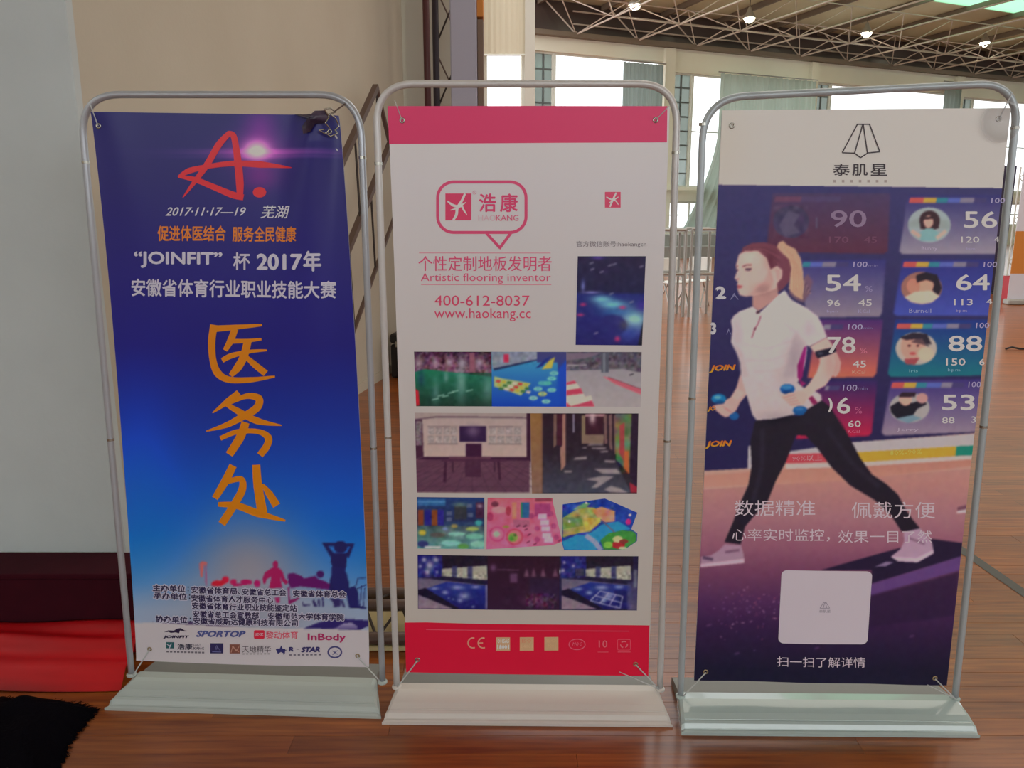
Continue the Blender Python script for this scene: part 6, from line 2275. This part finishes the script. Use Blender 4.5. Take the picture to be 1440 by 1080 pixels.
# drifting sparks
rs = np.random.default_rng(5)
for k in range(110):
    x, y = rs.normal(330, 120), rs.normal(620, 70)
    if x < 40 or x > 1250: continue
    sz = rs.uniform(3, 9); an = rs.uniform(0, 3.14)
    cl_ = [(190, 150, 180), (180, 96, 120), (140, 100, 160)][rs.integers(3)]
    c.line([(x, y), (x + sz * 1.6 * math.cos(an), y + sz * math.sin(an))], sz * .6, cl_, rs.uniform(.4, .9))
for x, y in ((1085, 742), (620, 800), (590, 760), (90, 690), (230, 830)): c.line([(x - 12, y + 3), (x + 12, y - 3)], 7, (120, 80, 130), .7, 1)
c.use(*T5_)
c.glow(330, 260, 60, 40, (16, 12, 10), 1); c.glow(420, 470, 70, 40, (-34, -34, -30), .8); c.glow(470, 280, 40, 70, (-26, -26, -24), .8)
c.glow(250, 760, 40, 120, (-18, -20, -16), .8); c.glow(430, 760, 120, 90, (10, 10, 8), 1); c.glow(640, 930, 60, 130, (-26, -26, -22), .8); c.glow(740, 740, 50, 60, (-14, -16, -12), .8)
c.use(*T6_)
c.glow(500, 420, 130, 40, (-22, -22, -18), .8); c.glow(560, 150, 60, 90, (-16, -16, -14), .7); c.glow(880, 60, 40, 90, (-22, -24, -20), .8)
c.use()
for k in range(3): c.a[..., k] = c.blur(c.a[..., k])
c.noise(box4(972, 262, 1420, 960), 5, 2.2, 17, .4)
# white head band over everything
tw = (190, 182, 180)
c.poly([(960, 140), (1440, 140), (1440, 265.3), (1003, 260)], tw)
c.glow(1010, 200, 40, 60, (4, -2, -6), 1)
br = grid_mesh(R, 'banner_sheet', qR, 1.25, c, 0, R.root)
br['label'] = 'printed banner sheet with white head band'
sheet_back(R, qR, br)
# brand outline mark
Tr = (960, 100, 3.0)
BK = (58, 52, 58)
ribbons(R, [([(728, 226), (664, 346)], [5, 5]), ([(664, 346), (716, 348)], [5, 5]), ([(716, 348), (750, 228)], [5, 5]), ([(726, 227), (780, 227)], [5, 5]), ([(716, 348), (741, 367)], [5, 5]), ([(741, 367), (770, 348)], [5, 5]), ([(770, 348), (752, 228)], [5, 5]), ([(778, 226), (822, 342)], [5, 5]), ([(822, 342), (770, 347)], [5, 5])], BK, br, Tr, name='outline_mark')
text(R, '泰', (1168.5, 231, 1192, 247.5), BK, br, bold=.012)
text(R, '肌', (1195.5, 231, 1217, 247.5), BK, br, bold=.012)
text(R, '星', (1221, 231, 1244.5, 247.5), BK, br, bold=.012)
for k in range(7):
    flat(R, [box4(1169 + k * 11.9, 253.3, 1172.6 + k * 11.9, 256.8)], (150, 140, 138), br, name='small_print')
LW = (186, 182, 196)


def t7(body, b, col=LW, tr=T7_, **k):
    (xa, ya), (xb, yb) = tp([(b[0], b[1]), (b[2], b[3])], tr)
    return text(R, body, (xa, ya, xb, yb), col, br, **k)


t7('90', (410, 178, 605, 270), (128, 110, 138), bold=.01)
t7('170', (402, 320, 508, 356), (104, 66, 92), bold=.01, res=2)
t7('45', (592, 320, 662, 356), (104, 66, 92), bold=.01, res=2)
t7('56', (1135, 183, 1318, 275), bold=.014); t7('120', (1120, 320, 1220, 355), bold=.01, res=2); t7('4', (1300, 320, 1328, 353), bold=.01, res=2)
t7('54', (383, 528, 575, 618), bold=.014); t7('%', (597, 590, 637, 620), (140, 132, 168), res=2); t7('96', (390, 664, 462, 700), bold=.01, res=2); t7('45', (560, 662, 634, 698), bold=.01, res=2)
t7('64', (1092, 526, 1276, 614), bold=.014); t7('113', (1080, 660, 1183, 695), bold=.01, res=2); t7('4', (1257, 658, 1290, 690), bold=.01, res=2)
t7('78', (392, 866, 545, 956), bold=.014); t7('%', (568, 926, 608, 956), (180, 110, 130), res=2)
t7('88', (1050, 860, 1236, 945), bold=.014)
for b in ((1284, 111, 1362, 139), (1242, 458, 1318, 487), (1200, 790, 1276, 819), (532, 457, 612, 487), (503, 797, 585, 827)): t7('100', b, (156, 150, 186), bold=.01, shear=.1, res=2)
for b in ((616, 472, 668, 485), (588, 812, 637, 824)): t7('min', b, (110, 106, 150), res=1)
for b in ((390, 720, 450, 738), (1150, 380, 1196, 396), (1092, 716, 1152, 736)): t7('bpm', b, (150, 144, 176), res=1)
for b in ((560, 718, 622, 736),): t7('KCal', b, (150, 144, 176), res=1)
t7('Bunny', (905, 375, 990, 400), (170, 162, 182), res=1); t7('Burnell', (836, 712, 956, 736), (146, 150, 196), res=1)
t7('45', (708, 256, 764, 286), tr=T2_, bold=.01, res=2); t7('150', (1100, 248, 1182, 278), tr=T2_, bold=.01, res=2); t7('6', (1240, 250, 1263, 277), tr=T2_, bold=.01, res=2)
t7('100', (666, 358, 728, 384), (156, 150, 186), tr=T2_, shear=.1, res=2); t7('min', (730, 366, 770, 380), (110, 106, 150), tr=T2_, res=1)
t7('6', (642, 410, 698, 480), tr=T2_, bold=.014); t7(')', (604, 412, 624, 474), tr=T2_, bold=.05); t7('%', (718, 452, 747, 479), (170, 90, 130), tr=T2_, res=2)
t7('60', (688, 508, 742, 535), tr=T2_, bold=.01, res=2); t7('53', (1083, 400, 1222, 466), tr=T2_, bold=.014); t7('88', (1084, 495, 1137, 521), tr=T2_, bold=.01, res=2); t7('3', (1208, 492, 1228, 519), tr=T2_, bold=.01, res=2)
t7('100', (1194, 346, 1249, 370), (156, 150, 186), tr=T2_, shear=.1, res=2)
t7('bpm', (1108, 290, 1160, 306), (120, 160, 180), tr=T2_, res=1); t7('KCal', (706, 298, 760, 312), (220, 150, 130), tr=T2_, res=1); t7('Iris', (945, 294, 982, 306), (120, 170, 180), tr=T2_, res=1); t7('KCal', (688, 546, 738, 560), (220, 110, 140), tr=T2_, res=1)
t7('Jerry', (893, 540, 985, 556), (170, 160, 176), tr=T2_, res=1)
t7('2', (97, 452, 170, 540), (176, 176, 190), tr=T5_, bold=.05); t7('3', (62, 700, 102, 783), (176, 176, 190), tr=T5_, bold=.05)
t7('人', (198, 498, 256, 545), (110, 110, 150), tr=T5_, res=1); t7('人', (172, 740, 205, 784), (110, 110, 150), tr=T5_, res=1)
OR1, OR2 = (206, 90, 34), (210, 150, 40)
t7('JOIN', (52, 994, 238, 1048), OR1, tr=T5_, bold=.05, shear=.35, slope=-.04, res=2, c2=OR2)
t7('JO', (40, 342, 104, 382), OR1, tr=T6_, bold=.05, shear=.3, res=2, c2=OR2)
t7('JOIN', (24, 582, 212, 636), OR1, tr=T6_, bold=.05, shear=.35, slope=-.04, res=2, c2=OR2)
t7('80%-90%', (865, 634, 1000, 656), (208, 176, 90), tr=T2_, slope=-.05, res=1); t7('90%以上', (455, 655, 580, 680), (226, 130, 140), tr=T2_, slope=-.03, res=1)
LT = (188, 172, 184)
t7('数据精准', (215, 74, 610, 152), LT, tr=T3_, slope=-.004, bold=-.004)
t7('佩戴方便', (790, 82, 1200, 164), LT, tr=T3_, bold=-.004)
t7('心率实时监控，', (203, 214, 682, 276), LT, tr=T3_, bold=-.006)
t7('效果一目了然', (724, 222, 1184, 284), LT, tr=T3_, bold=-.006)
t7('扫一扫了解详情', (425, 842, 858, 892), LT, tr=T3_, slope=.012, bold=-.004)
# the white card (its scan code is left off) with the small mark at its centre
cq = np.array(tp([(447, 417), (893, 425), (868, 783), (430, 778)], T3_))
full = []
for (u_, v_) in rrect(0, 0, 1, 1, .065, 6):
    full.append(tuple(cq[0] * (1 - u_) * (1 - v_) + cq[1] * u_ * (1 - v_) + cq[2] * u_ * v_ + cq[3] * (1 - u_) * v_))
flat(R, [full], (178, 170, 182), br, name='white_card')
ribbons(R, [([(655, 572), (634, 604)], [3, 3]), ([(634, 604), (682, 604)], [3, 3]), ([(662, 572), (682, 604)], [3, 3]), ([(658, 574), (650, 604)], [3, 3]), ([(660, 574), (668, 604)], [3, 3])], (130, 122, 140), br, T3_, d=.0014, name='outline_mark')
t7('泰肌星', (630, 612, 686, 626), (110, 102, 120), tr=T3_, d=.0014, res=1)
for ex, ey, mm in ((1027.5, 177.5, M['steel']), (1401, 168, M['steel']), (991, 941.5, M['brass']), (1311, 949.5, M['brass'])):
    eyelet(R, ex, ey, mm, br)
cord(R, 1311, 950, 1340, 984, R.root, z1=.066)
cord(R, 1300, 958, 1340, 988, R.root, z1=.066, r=.0016)
cord(R, 991, 942, 960, 974, R.root, z1=.066)
cord(R, 1401, 168, 1420, 132, R.root, r=.0016)
# clear plastic disc at the top right corner
pc = R.px(1402, 172, .012)
V = [pc]
n = 32
for rr_, hh_ in ((.05, .002), (.058, .0)):
    for k in range(n):
        th = 2 * math.pi * k / n
        V.append(pc + R.X * rr_ * math.cos(th) + np.array([0, 0, 1]) * rr_ * math.sin(th) - R.N * (.004 - hh_ * 2 * 0 - (.004 if rr_ > .055 else 0)))
Fs = [(0, 1 + k, 1 + (k + 1) % n) for k in range(n)] + [(1 + k, 1 + (k + 1) % n, 1 + n + (k + 1) % n, 1 + n + k) for k in range(n)]
o = mk('clear_disc', V, Fs, M['plastic_film'], R.root, smooth=True)
o['label'] = 'clear plastic disc at the top right corner'
